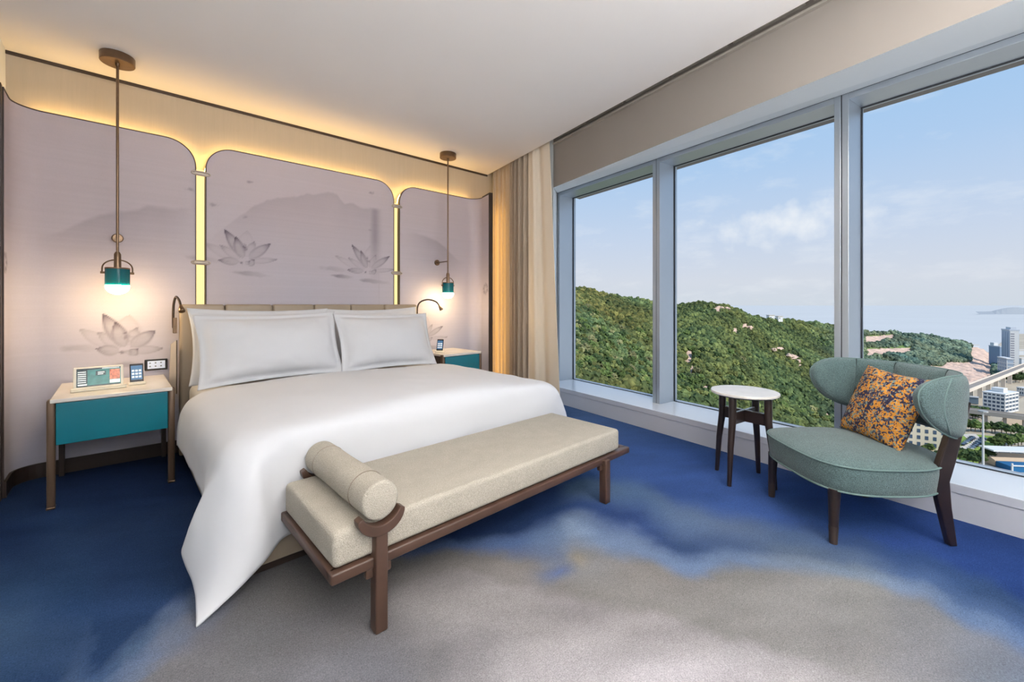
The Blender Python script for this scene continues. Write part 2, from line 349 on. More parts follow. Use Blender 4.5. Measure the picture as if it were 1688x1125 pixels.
def build_floor():
    xs = np.arange(-.6, 4.3, .02); ys = np.arange(-1.9, 4.5, .02)
    X, Y = np.meshgrid(xs, ys, indexing='ij'); x = X.ravel(); y = Y.ravel()
    # drifting ink edges: several octaves of displacement, longer along the flow
    fx = .10*fbm(x*1.6, y*1.6, 3, 3)+.035*fbm(x*7, y*7, 4, 8)+.012*fbm(x*30, y*30, 2, 9)
    fy = .10*fbm(x*1.6+40, y*1.6+11, 3, 5)+.035*fbm(x*7+5, y*7, 4, 12)+.012*fbm(x*30, y*30+8, 2, 14)
    wx, wy = x+fx, y+fy
    d = np.maximum(wx*FW[0]+wy*FW[1], .9); l = wx*RT[0]+wy*RT[1]
    u = np.clip(CXP+FPX*l/d, 0, 1719); v = HYP+FPX*EYE/d
    cols = np.array([c[0] for c in CARPET], float); pos = np.array([[s[0] for s in c[1]] for c in CARPET], float); rgb = np.array([[S(*s[1])[:3] for s in c[1]] for c in CARPET])
    k = np.clip(np.searchsorted(cols, u, 'right')-1, 0, len(cols)-2); t = (u-cols[k])/(cols[k+1]-cols[k]); t = t*t*(3-2*t)
    P = pos[k]*(1-t)[:, None]+pos[k+1]*t[:, None]; C = rgb[k]*(1-t)[:, None, None]+rgb[k+1]*t[:, None, None]
    c = C[:, 0].copy()
    for j in range(P.shape[1]-1):
        s = np.clip((v-P[:, j])/np.maximum(P[:, j+1]-P[:, j], 1), 0, 1); s = s*s*(3-2*s)
        c = np.where((v > P[:, j])[:, None], C[:, j]*(1-s)[:, None]+C[:, j+1]*s[:, None], c)
    # the tan bloom in the light blue
    b = gp(948, 922, 0); w = np.exp(-(((wx-b.x)/.07)**2+((wy-b.y)/.06)**2))[:, None]*.8; c = c*(1-w)+np.array(S(176,164,138)[:3])*w
    b = gp(915, 943, 0); w = np.exp(-(((wx-b.x)/.10)**2+((wy-b.y)/.045)**2))[:, None]*.8; c = c*(1-w)+np.array(S(84,114,170)[:3])*w
    a_ = math.radians(35); sx_ = x*math.cos(a_)-y*math.sin(a_); sy_ = x*math.sin(a_)+y*math.cos(a_)
    c *= (1+.26*fbm(sx_*2.2, sy_*7, 4, 21)+.06*fbm(x*14, y*14, 3, 23))[:, None]*.65
    lum = (c @ np.array([.25, .6, .15]))[:, None]; c = c*.80+lum*np.array([.20, .20, .17]); c = c*(1+.75*np.clip(1-lum/.16, 0, 1)+.12*np.clip((lum-.24)/.1, 0, 1))
    n, m = X.shape
    V = np.stack([x, y, np.zeros_like(x)], 1)
    ii, jj = np.meshgrid(np.arange(n-1), np.arange(m-1), indexing='ij'); a = (ii*m+jj).ravel()
    Fc = np.stack([a, a+m, a+m+1, a+1], 1)
    me = bpy.data.meshes.new('floor'); me.from_pydata(V.tolist(), [], Fc.tolist()); set_cols(me, np.clip(c, 0, 1))
    me.materials.append(mat('carpet', (1, 1, 1, 1), .97, attr='Col', bump=.6, bscale=170, vary=.10, vscale=60, spec=.05, speckle=.30, sscale=210))
    return tag(link(bpy.data.objects.new('floor', me)), 'deep blue and grey carpet with a watercolour cloud pattern', kind='structure')
build_floor()
bm = BM(); prism(bm, [(XL-.3, YB-.3), (4.5, YB-.3), (5.2, 5), (XL-.3, 5)], -.2, -.004); tag(obj('floor_slab', bm, M_ceil), 'floor slab below the carpet', kind='structure')

# --- ceiling (stops at the curtain pocket), pocket lid
bm = BM(); prism(bm, [(XL-.2, YB-.2), (EX(YB-.2), YB-.2), (EX(4.5), 4.5), (XL-.2, 4.6)], CEIL, CEIL+.2)
tag(obj('ceiling', bm, M_ceil), 'smooth off-white ceiling', kind='structure')
bm = BM(); prism(bm, [(EX(YB-.2)-.05, YB-.2), (EX(YB-.2)+2, YB-.2), (EX(4.5)+1.4, 4.6), (EX(4.5)-.05, 4.6)], CEIL+.17, CEIL+.3)
tag(obj('ceiling', bm, M_ceil), 'lid of the curtain pocket in the ceiling', kind='structure')

# --- headboard wall, left wall, wall behind camera
bm = BM(); hexa(bm, [(XL-.2, UW(XL-.2), 0), (4.6, UW(4.6), 0), (4.6, UW(4.6)+.15, 0), (XL-.2, UW(XL-.2)+.15, 0)],
     [(XL-.2, UW(XL-.2), CEIL+.2), (4.6, UW(4.6), CEIL+.2), (4.6, UW(4.6)+.15, CEIL+.2), (XL-.2, UW(XL-.2)+.15, CEIL+.2)])
tag(obj('wall_back', bm, M_wallup), 'beige woven wallcovering above the bed panels', kind='structure')
bm = BM(); box(bm, XL-.15, XL, YB, 4.6, 0, CEIL); tag(obj('wall_left', bm, M_white), 'plain pale wall at the left edge', kind='structure')
bm = BM(); box(bm, XL-.2, 4.2, YB-.15, YB, 0, CEIL+.2); tag(obj('wall_front', bm, M_white), 'plain pale wall opposite the bed', kind='structure')
bm = BM(); hexa(bm, [(XL, UW(XL)-.012, CEIL-.022), (3.62, UW(3.62)-.012, CEIL-.022), (3.62, UW(3.62), CEIL-.022), (XL, UW(XL), CEIL-.022)],
     [(XL, UW(XL)-.012, CEIL), (3.62, UW(3.62)-.012, CEIL), (3.62, UW(3.62), CEIL), (XL, UW(XL), CEIL)])
tag(obj('trim_1', bm, M_dark), 'thin dark shadow trim where the bed wall meets the ceiling', kind='structure')
bm = BM(); box(bm, XL, -.519, 4.0, 4.047, 0, 2.56); tag(obj('trim_2', bm, M_dark), 'dark wood edge beside the left bed panel', kind='structure')

# --- window wall: bulkhead, splayed soffit, jamb, sill, outer piers
B0, B1 = YB-.1, 4.6
BXf = lambda y: EX(y)+.10
zb = lambda y: 2.53-.0145*(y+.2)
bm = BM(); hexa(bm, [(BXf(B0), B0, zb(B0)), (BXf(3.02), 3.02, zb(3.02)), (WX(3.64)+.02, 3.64, 2.69), (WX(B0)+.02, B0, 2.69)],
     [(BXf(B0), B0, 3.15), (BXf(3.02), 3.02, 3.15), (WX(3.64)+.02, 3.64, 3.15), (WX(B0)+.02, B0, 3.15)])
bk = obj('wall_right', bm, [M_wallgrey, M_white])
for p in bk.data.polygons:
    if p.normal.z < -.5: p.material_index = 1
tag(bk, 'beige bulkhead over the windows with a white sloped soffit', kind='structure')
bm = BM(); prism(bm, [(BXf(3.02), 3.021), (BXf(4.6), 4.6), (4.5, 4.6), (4.4, 3.641), (WX(3.64)+.0, 3.64)], 0, 3.15)
tag(obj('wall_right', bm, M_white), 'pale window jamb beside the curtain', kind='structure')
bm = BM(); prism(bm, [(WX(B0)+.02, B0), (WX(3.64)+.02, 3.64), (WX(3.64)+.5, 3.64), (WX(B0)+.5, B0)], 2.69, 3.15)
tag(obj('wall_right', bm, M_wallgrey), 'outer wall band above the window frames', kind='structure')
# sill: slab with a stepped face
ys0, ys1 = B0, 3.9
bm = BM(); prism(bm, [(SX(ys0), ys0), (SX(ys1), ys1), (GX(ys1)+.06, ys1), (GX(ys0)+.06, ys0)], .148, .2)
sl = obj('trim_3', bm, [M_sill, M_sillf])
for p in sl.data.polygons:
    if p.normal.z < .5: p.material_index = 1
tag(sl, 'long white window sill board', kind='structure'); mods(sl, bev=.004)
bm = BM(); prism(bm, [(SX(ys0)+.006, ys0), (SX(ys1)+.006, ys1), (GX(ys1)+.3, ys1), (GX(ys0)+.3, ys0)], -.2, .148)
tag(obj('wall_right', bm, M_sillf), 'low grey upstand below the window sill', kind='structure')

# --- slot diffuser line at the bulkhead top: a rail with segments
sd = obj('trim_4', prism(BM(), [(BXf(YB)-.03, YB), (BXf(3.0)-.03, 3.0), (BXf(3.0)+.01, 3.0), (BXf(YB)+.01, YB)], CEIL-.012, CEIL+.004), mat('slot_grey', S(150,144,136), .6))
tag(sd, 'thin air diffuser rail along the ceiling edge', kind='structure')
yy = YB+.1
while yy < 2.9:
    bm = BM(); hexa(bm, [(EX(yy)+.002, yy, CEIL-.004), (EX(yy+.42)+.002, yy+.42, CEIL-.004), (EX(yy+.42)+.028, yy+.42, CEIL-.004), (EX(yy)+.028, yy, CEIL-.004)],
         [(EX(yy)+.002, yy, CEIL+.02), (EX(yy+.42)+.002, yy+.42, CEIL+.02), (EX(yy+.42)+.028, yy+.42, CEIL+.02), (EX(yy)+.028, yy, CEIL+.02)])
    obj('slot_blade', bm, mat('slot_dark', S(96,92,84), .6), sd); yy += .46

# --- windows: each bay its own frame and pane
ang = math.atan(.1673)
def window(n, y0, y1, label):
    w = bpy.data.objects.new('window_%d' % n, None); COL.objects.link(w); tag(w, label, kind='structure')
    ym = (y0+y1)/2; w.location = (WX(ym), ym, 0); w.rotation_euler = (0, 0, -ang)
    h = (y1-y0)/2/math.cos(ang); dep = (GX(ym)-WX(ym))*math.cos(ang); sw = .043
    for s in (-1, 1):
        a, b = sorted((s*(h-.003), s*(h-sw))); obj('stile', box(BM(), 0, dep+.05, a, b, .2, 2.685, .003), M_alu, w)
    obj('head_rail', box(BM(), 0, dep+.05, -h+sw, h-sw, 2.64, 2.683, .003), M_alu, w)
    obj('seam_seal', box(BM(), .004, dep, h-.0028, h+.0028, .2, 2.683), M_gasket, w)
    g = BM(); t = .006
    for (a, b, c, d) in ((-h+sw, -h+sw+t, .2, 2.64), (h-sw-t, h-sw, .2, 2.64), (-h+sw, h-sw, 2.634, 2.64), (-h+sw, h-sw, .2, .205)):
        box(g, dep-.006, dep+.012, a, b, c, d)
    obj('gasket', g, M_gasket, w)
    obj('pane', box(BM(), dep, dep+.008, -h+sw, h-sw, .2, 2.64), M_glass, w)
    return w
window(1, 2.09, 3.62, 'narrow window bay nearest the curtain with grey metal frame')
window(2, .557, 2.09, 'middle window bay behind the side table with grey metal frame')
window(3, -.976, .557, 'window bay behind the armchair with grey metal frame')
window(4, -1.75, -.976, 'unseen window bay added for daylight beyond the right edge with grey metal frame')  # out-of-view bay, added to let in more daylight
gb = BM()
prism(gb, [(WX(-1.9)-.004, -1.9), (WX(3.62)-.004, 3.62), (WX(3.62)+.03, 3.62), (WX(-1.9)+.03, -1.9)], 2.683, 2.692)
tag(obj('trim_5', gb, M_gasket), 'dark shadow gap above the window heads', kind='structure')

# ------------------------------------------------------------------ bed wall panels with ink mural
def ink_lotus(petals, blobs):      # petals: (base px, tip px, width m, darkness); mapped on the wall plane
    return petals, blobs
def w2(px, py):
    u = (px-CXP)/FPX; dr = FW+RT*u; t = 4.36/(dr[1]+.035*dr[0]); return dr[0]*t, EYE-(py-HYP)/FPX*t
def lotus_px(ox, oy, s, flip=1):   # petal list in image pixels around (ox, oy), s = size
    P = [((0,0),(-32,-46),.036,1.0),((-2,2),(-14,-34),.034,1.0),((4,0),(18,-26),.030,.6),((8,2),(44,-22),.034,.9),((-6,4),(-40,-20),.028,.5),
         ((-8,8),(-42,5),.028,.8),((10,8),(56,4),.022,.55),((0,-4),(6,-44),.06,.25),((-20,2),(-66,-24),.03,.35),((8,14),(18,4),.022,1.0),((2,12),(10,8),.016,.7)]
    B = [((0,-18),.016,1.0),((2,-12),.020,.7),((-4,10),.010,.8)]
    pads = [((14,28),34,5,.55),((-62,4),36,6,.35),((-24,8),12,3,.5)]
    pet = [((ox+b[0]*s*flip, oy+b[1]*s), (ox+t[0]*s*flip, oy+t[1]*s), w*s*1.25, d) for b, t, w, d in P]
    bl = [((ox+b[0]*s*flip, oy+b[1]*s), r*s, d) for b, r, d in B]
    pd = [((ox+c[0]*s*flip, oy+c[1]*s), a*s, h*s, d) for c, a, h, d in pads]
    return pet, bl, pd
LOTUS = [lotus_px(402, 424, 1.0), lotus_px(606, 441, .82), lotus_px(206, 570, 1.15), lotus_px(700, 553, .7)]
# add the dark pad of the second lotus
LOTUS[1][2].append(((563, 456), 20, 4, .9))
def mural(x, z):
    k = np.zeros_like(x)
    for pet, bl, pads in LOTUS:
        for b, t, w, d in pet:
            bx, bz = w2(*b); tx, tz = w2(*t); L = math.hypot(tx-bx, tz-bz); ex, ez = (tx-bx)/L, (tz-bz)/L
            s = ((x-bx)*ex+(z-bz)*ez)/L; q = -(x-bx)*ez+(z-bz)*ex
            ins = (s > 0) & (s < 1); sc = np.clip(s, 0, 1)
            hw = w*np.sin(PI*sc**.75)**.8+1e-4; r = np.abs(q)/hw
            body = np.clip((1-r)*3, 0, 1)*ins
            ed = np.exp(-((r-.88)/.22)**2)*ins*(.35+.65*sc)
            k = np.maximum(k, 1.25*d*(body*(.2+.8*np.clip((sc-.6)/.4, 0, 1)**1.5)+.5*ed*(hw > .004)))
        for c, r0, d in bl:
            cx, cz = w2(*c); rr = np.hypot(x-cx, z-cz)/r0
            k = np.maximum(k, d*.9*np.clip(1.4-rr+.9*fbm(x*90, z*90, 2, 4), 0, 1))
        for c, a, h, d in pads:
            cx, cz = w2(*c); ax = abs(w2(c[0]+a, c[1])[0]-cx); hz = abs(w2(c[0], c[1]+h)[1]-cz)
            rr = np.hypot((x-cx)/ax, (z-cz+.06*(x-cx))/hz)+.35*fbm(x*18, z*30, 3, 6)
            k = np.maximum(k, d*np.clip((1-rr)*2.2, 0, 1)*(.55+.45*np.clip((cx-x)/ax, -.5, 1)))
    # ink wash mountains
    pts = [w2(*p) for p in ((338,395),(372,372),(400,352),(440,328),(470,325),(500,322),(520,318),(541,315),(556,320),(568,335),(600,340),(616,340),(622,352),(626,500))]
    mxs = np.array([p[0] for p in pts]); mzs = np.array([p[1] for p in pts])
    mz = np.interp(x, mxs, mzs, left=0, right=0)+.03*fbm(x*9, x*3, 4, 31)
    dz = mz-z
    k = np.maximum(k, np.where((dz > 0), .27*np.exp(-dz/.30)*np.clip(dz/.02, 0, 1), 0)*np.clip((x-mxs[0])/.35, 0, 1)*np.clip((mxs[-1]+.03-x)/.06, 0, 1))
    # right hand pillar wash and side washes
    rx = w2(618, 380)[0]; top = w2(618, 342)[1]
    k = np.maximum(k, .48*np.exp(-((x-rx)/.055)**2)*np.clip((top-z)/.03, 0, 1)*np.clip((z-top+.85)/.5, 0, 1))
    for (a, b, amp) in ((w2(20, 385), w2(320, 330), .30), (w2(662, 372), w2(760, 420), .35)):
        zz = a[1]+(b[1]-a[1])*(x-a[0])/(b[0]-a[0])+.16*fbm(x*2.2, x*.7, 4, 55)
        dz = zz-z; k = np.maximum(k, np.where(dz > 0, amp*np.exp(-dz/.22)*np.clip(dz/.03, 0, 1), 0)*np.clip((x-a[0]-.05)/.3, 0, 1)*np.clip((b[0]+.05-x)/.25, 0, 1))
    for p in ((410,300),(404,358),(352,338),(314,313),(612,318),(612,380)):
        cx, cz = w2(*p); k = np.maximum(k, .55*np.clip(1.2-np.hypot((x-cx)/.028, (z-cz)/.016)+.6*fbm(x*60, z*60, 2, 3), 0, 1))
    return k
M_mural = mat('mural_wallpaper', (1, 1, 1, 1), .82, attr='Col', bump=.10, bscale=220, vary=.02, vscale=120, spec=.2)
def wall_panel(label, x0, x1, rl, rr, path=None, ztop=2.553):
    """face follows a plan path; its rounded top corners have radius rl / rr (0 = runs square into the return)"""
    if path is None: path = [(x0, PF(x0)), (x1, PF(x1))]
    # resample the plan path by length
    P = [Vector(p) for p in path]; seg = [(b-a).length for a, b in zip(P, P[1:])]; Ltot = sum(seg)
    def at(s):
        for a, b, l in zip(P, P[1:], seg):
            if s <= l+1e-9: return a+(b-a)*(s/l if l else 0)
            s -= l
        return P[-1]
    s = list(np.linspace(0, Ltot, int(Ltot/.009)))
    for r, side in ((rl, 0), (rr, 1)):
        if r:
            for q in np.linspace(0, 1, 26):
                d = r*(1-math.cos(q*PI/2)); s.append(d if side == 0 else Ltot-d)
    s = np.array(sorted(set(np.round(s, 5))))
    top = np.full(len(s), ztop)
    if rl: top = np.where(s < rl, ztop-rl+np.sqrt(np.maximum(rl**2-(rl-s)**2, 0)), top)
    if rr: t = Ltot-s; top = np.where(t < rr, ztop-rr+np.sqrt(np.maximum(rr**2-(rr-t)**2, 0)), top)
    pl = [at(a) for a in s]; nz_ = 270; zb_ = .10
    v = np.linspace(0, 1, nz_)
    V = np.zeros((len(s), nz_, 3))
    for i, p in enumerate(pl): V[i, :, 0] = p.x; V[i, :, 1] = p.y; V[i, :, 2] = zb_+(top[i]-zb_)*v
    _, Fc = grid_mesh(V.tolist())
    root = thing('wall_panel', label, 'wall panel', (0, 0, 0), 0, 'mural panels behind the bed')
    me = bpy.data.meshes.new('mural_face'); me.from_pydata(V.reshape(-1, 3).tolist(), [], Fc)
    # the mural continues round the returns by arc length
    ax = np.array([p.x for p in pl])
    sx = np.repeat(ax[:, None], nz_, 1).ravel(); zz = V[..., 2].ravel()
    k = mural(sx, zz)
    fold = np.repeat(np.array([abs(p.y-PF(p.x)) > .06 for p in pl])[:, None], nz_, 1).ravel()
    if fold.any():
        yy_ = V[..., 1].ravel(); k = np.where(fold, 0, k)
        cy, cz = (4.0, 1.40) if path[-1][0] > 2 else (4.12, 1.47)
        for j in range(7):
            a = j*.9; px_, pz_ = cy+.05*math.cos(a), cz+.05*math.sin(a)
            k = np.where(fold, np.maximum(k, .6*np.clip(1.3-np.hypot((yy_-px_)/.03, (zz-pz_)/.022)+.9*fbm(yy_*70, zz*70, 2, j), 0, 1)), k)
    base = np.array(S(196,184,188)[:3]); cool = np.array(S(190,188,202)[:3]); ink = np.array(S(78,68,82)[:3])
    g = np.clip((2.2-zz)/1.6+.25*fbm(sx*1.5, zz*1.5, 3, 77), 0, 1)[:, None]
    c = base*(1-g)+cool*g; c = c*(1+.03*fbm(sx*.8, zz*90, 2, 13))[:, None]
    k = np.clip(k*.85, 0, .9)[:, None]; c = c*(1-k)+ink*k
    set_cols(me, c); me.materials.append(M_mural)
    me.polygons.foreach_set('use_smooth', [True]*len(me.polygons))
    link(bpy.data.objects.new('mural_face', me), root)
    # bronze edging: a thin ribbon that gives the panel its thickness
    nrm = []
    for i in range(len(pl)):
        q = pl[min(i+1, len(pl)-1)]-pl[max(i-1, 0)]; q.normalize(); nrm.append(Vector((-q.y, q.x)))
    pts = [(pl[0], nrm[0], .0)]+list(zip(pl, nrm, top))+[(pl[-1], nrm[-1], .0)]
    R = [[(p.x-.004*n.x, p.y-.004*n.y, t), (p.x+.028*n.x, p.y+.028*n.y, t)] for p, n, t in pts]
    o = obj('edge_trim', grid_mesh(R), M_bronze_d, root); mods(o, solid=.007, offset=-1)
    Bk = [[(p.x+.026*n.x, p.y+.026*n.y, .0), (p.x+.026*n.x, p.y+.026*n.y, t)] for p, n, t in zip(pl, nrm, top)]
    obj('back_board', grid_mesh(Bk), M_bronze_d, root)
    sk = [[(p.x-.002*n.x, p.y-.002*n.y, 0), (p.x-.002*n.x, p.y-.002*n.y, .10)] for p, n in list(zip(pl, nrm))[::4]+[(pl[-1], nrm[-1])]]
    o = obj('baseboard', grid_mesh(sk), M_dark, root); mods(o, solid=.012, offset=1)
    return root, pl, top
def arc(cx, cy, r, a0, a1, n=10): return [(cx+r*math.cos(math.radians(a0+(a1-a0)*i/n)), cy+r*math.sin(math.radians(a0+(a1-a0)*i/n))) for i in range(n+1)]
GAP = [(.477, .540), (2.235, 2.297)]
pathL = [(-.517, 4.05)]+arc(-.517+.14, PF(-.38)-.14, .14, 180, 90)+[(GAP[0][0], PF(GAP[0][0]))]
pathR = [(GAP[1][1], PF(GAP[1][1])), (3.22, PF(3.22))]+arc(3.215, PF(3.22)-.13, .13, 88, -8)+[(3.292, 3.90)]
pan = [wall_panel('left mural panel with a faint lotus, behind the nearer nightstand', None, GAP[0][0], 0, .20, pathL),
       wall_panel('wide middle mural panel with two ink lotuses above the headboard', GAP[0][1], GAP[1][0], .20, .20),
       wall_panel('right mural panel behind the far nightstand, folding forward at the curtain', GAP[1][1], None, .20, 0, pathR)]
# end post of the right return
bm = BM(); hexa(bm, [(3.296, 3.897, 0), (3.340, 3.888, 0), (3.40, 4.10, 0), (3.356, 4.11, 0)], [(3.296, 3.897, 2.57), (3.340, 3.888, 2.57), (3.40, 4.10, 2.57), (3.356, 4.11, 2.57)])
obj('end_post', bm, M_dark, pan[2][0])
# hidden cove strips along the top edges, behind the panels
for root, pl, top in pan:
    R = []; prev = None
    for p, t in list(zip(pl, top))[::5]:
        if abs(p.y-PF(p.x)) > .03: continue
        R.append((p.x, p.y+.054, t-.017))
    Q = [[(x, y-.008, z), (x, y+.008, z)] for x, y, z in R]
    tag(obj('cove_light', grid_mesh(Q), M_led, root))
bm = BM(); box(bm, 3.40, 3.415, 4.12, 4.19, .1, 2.5); obj('cove_light', bm, M_led_soft, pan[2][0])
# vertical light strips in the two gaps
for i, (a, b) in enumerate(GAP):
    t = thing('light_strip', ('tall glowing yellow light strip left of the middle mural panel', 'tall glowing yellow light strip right of the middle mural panel')[i], 'light strip', ((a+b)/2, PF((a+b)/2)+.045, 0), 0, 'glowing strips between the panels')
    w_ = (b-a)/2-.003
    obj('diffuser', box(BM(), -w_, w_, -.012, .004, .2, 2.345, .004), M_ledgap, t)
    obj('channel', box(BM(), -w_-.002, w_+.002, .005, .026, .2, 2.345), M_alu, t)
    for z in (2.30, 1.555):
        for_cl = BM(); pts = []
        cx, cy = (a+b)/2, PF((a+b)/2)
        N = 28; rx, rz_ = .062, .014
        for q in range(N): pts.append((rx*math.cos(2*PI*q/N), -.012, z+rz_*math.sin(2*PI*q/N)))
        for q in range(N):
            x_, y_, zq = pts[q]; pts[q] = (math.copysign(abs(x_/rx)**.6*rx, x_), -.0505, zq)
        tube(for_cl, pts, .0065, 8, closed=True)
        box(for_cl, -.046, .046, -.054, -.046, z-.008, z+.008, .002)
        obj('ring_clip', for_cl, mat('pale_bronze_clip', S(186,174,162), .4, metal=.4), t, True, 40)

# ------------------------------------------------------------------ pendants
def pendant(loc, label):
    t = thing('pendant_lamp', label, 'lamp', loc, 0, 'teal glass pendants beside the bed')   # base at the ceiling
    obj('canopy', lathe(BM(), [(0, 0), (.092, 0), (.094, -.003), (.094, -.052), (.091, -.056), (0, -.056)], 48), M_brass, t, True, 35)
    zs = -1.40                                       # top of the socket
    obj('rod', lathe(BM(), [(0, -.05), (.008, -.05), (.008, zs+.02), (0, zs+.02)], 12), M_brass, t, True, 35)
    obj('collar', lathe(BM(), [(0, -.056), (.014, -.056), (.012, -.075), (0, -.075)], 16), M_brass, t, True, 35)
    obj('socket', lathe(BM(), [(0, zs+.025), (.012, zs+.022), (.019, zs+.006), (.020, zs-.10), (0, zs-.10)], 24), M_brass, t, True, 35)
    yk = BM(); pts = []
    for i in range(25):
        a = PI*i/24; pts.append((.078*math.cos(a), 0, zs-.095+.062*math.sin(a)))
    pts = [(.078, 0, zs-.125)]+pts+[(-.078, 0, zs-.125)]
    tube(yk, pts, .0045, 8)
    for s in (-1, 1): lathe(yk, [(0, -.011), (.008, -.011), (.008, .011), (0, .011)], 12, Matrix.Translation((s*.076, 0, zs-.125)) @ Matrix.Rotation(PI/2, 4, 'Y'))
    obj('yoke', yk, M_brass, t, True, 35)
    r = .066; zt = zs-.095
    obj('shade_lid', lathe(BM(), [(0, zt+.006), (r, zt+.006), (r+.001, zt), (r, zt-.004), (0, zt-.004)], 40), M_brass, t, True, 35)
    obj('glass_shade', lathe(BM(), [(r, zt), (r, zt-.118), (r-.004, zt-.118), (r-.004, zt)], 48), M_tealglass, t, True, 50)
    z0 = zt-.112; prof = [(.030, zt-.02), (.034, zt-.06), (.060, zt-.105), (r-.001, z0-.012)]
    for i in range(1, 11):
        a = PI/2*i/10; prof.append(((r-.001)*math.cos(a), z0-.012-.058*math.sin(a)))
    prof[-1] = (0, prof[-1][1])
    obj('bulb', lathe(BM(), [(0, zt-.018)]+prof, 40), M_bulb, t, True)
    # wall bracket
    yw = PF(loc[0])-loc[1]; za = -1.245
    obj('wall_arm', tube(BM(), [(0, 0, za), (0, yw-.01, za)], .006, 10), M_brass, t, True, 40)
    obj('wall_plate', lathe(BM(), [(0, 0), (.034, 0), (.034, .012), (.028, .018), (0, .018)], 28, Matrix.Translation((0, yw-.001, za)) @ Matrix.Rotation(PI/2, 4, 'X')), M_brass, t, True, 35)
    return t
pendant((0.0, 4.04, CEIL), 'large near pendant lamp with teal glass over the left nightstand')
pendant((2.78, 4.03, CEIL), 'far pendant lamp with teal glass over the nightstand by the curtain')

# ------------------------------------------------------------------ nightstands
def nightstand(x0, x1, yf, yb, zt, label):
    t = thing('nightstand', label, 'nightstand', ((x0+x1)/2, yf, 0), 0, 'teal nightstands either side of the bed')
    w = (x1-x0)/2; d = yb-yf; pt = .036
    for s in (-1, 1):
        a, b = sorted((s*w, s*(w-pt)))
        obj('side_panel', box(BM(), a, b, 0, .05, 0, zt, .012, 3), M_bronze, t, True, 40)
        obj('rear_leg', box(BM(), a+.004, b-.004, d-.05, d, 0, zt-.03, .003), M_bronze_d, t)
        obj('side_rail', box(BM(), a+.003, b-.003, .051, d-.051, zt-.28, zt-.024, .002), M_bronze_d, t)
        obj('foot_glide', box(BM(), a-.001, b+.001, -.002, .052, 0, .012, .002), M_brass, t)
    obj('tabletop', box(BM(), -w+pt*.4, w-pt*.4, -.004, d, zt-.022, zt+.002, .004), M_marble, t)
    obj('drawer', box(BM(), -w+pt+.002, w-pt-.002, .004, .024, zt-.272, zt-.026, .003), M_teal, t)
    obj('carcass', box(BM(), -w+pt+.001, w-pt-.001, .026, d-.004, zt-.27, zt-.024), M_bronze_d, t)
    return t
nightstand(-.303, .284, 3.633, 4.34, .643, 'near nightstand with wide teal drawer, holding a tablet and a phone')
nightstand(2.485, 3.02, 3.70, 4.245, .672, 'far nightstand with teal drawer, half hidden beyond the bed')

# ------------------------------------------------------------------ bed
bed = thing('bed', 'king bed with taupe leather headboard and low upholstered base', 'bed', (1.405, 2.12, 0))
BXc = 1.405
obj('plinth', box(BM(), -1.01, 1.0, .02, 2.05, 0, .035), M_dark, bed)
obj('base', box(BM(), -1.035, 1.035, 0, 2.03, .035, .30, .012, 3), M_leather, bed, True, 40)
obj('mattress', box(BM(), -1.00, 1.00, .04, 2.02, .30, .585, .06, 4), M_linen, bed, True, 40)
# headboard: six upholstered segments on a frame
hb0, hb1 = .352-BXc, 2.45-BXc
obj('headboard_frame', box(BM(), hb0+.004, hb1-.004, 2.10, 2.145, 0, 1.185, .01), M_leather, bed, True, 40)
sm = [hb0, .648-BXc, 1.0-BXc, 1.355-BXc, 1.70-BXc, 2.06-BXc, hb1]
for a, b in zip(sm, sm[1:]):
    obj('headboard_cushion', box(BM(), a+.0012, b-.0012, 2.022, 2.12, .25, 1.205, .022, 4), M_leather, bed, True, 40)
P = [(.330, 4.09, .93), (.303, 4.17, .895), (.291, 4.19, .553), (.329, 4.09, .52)]
bm = BM(); vs = [bm.verts.new((p[0]-BXc, p[1]-2.12, p[2])) for p in P]; bm.faces.new(vs)
o = obj('side_pocket', bm, M_pocket, bed); mods(o, solid=.006); o['label'] = 'pale leather flap on the headboard side'
tube_ = BM(); tube(tube_, [Vector(p)-Vector((BXc, 2.12, 0)) for p in P], .0035, 6, closed=True); obj('pocket_piping', tube_, M_dark, o)

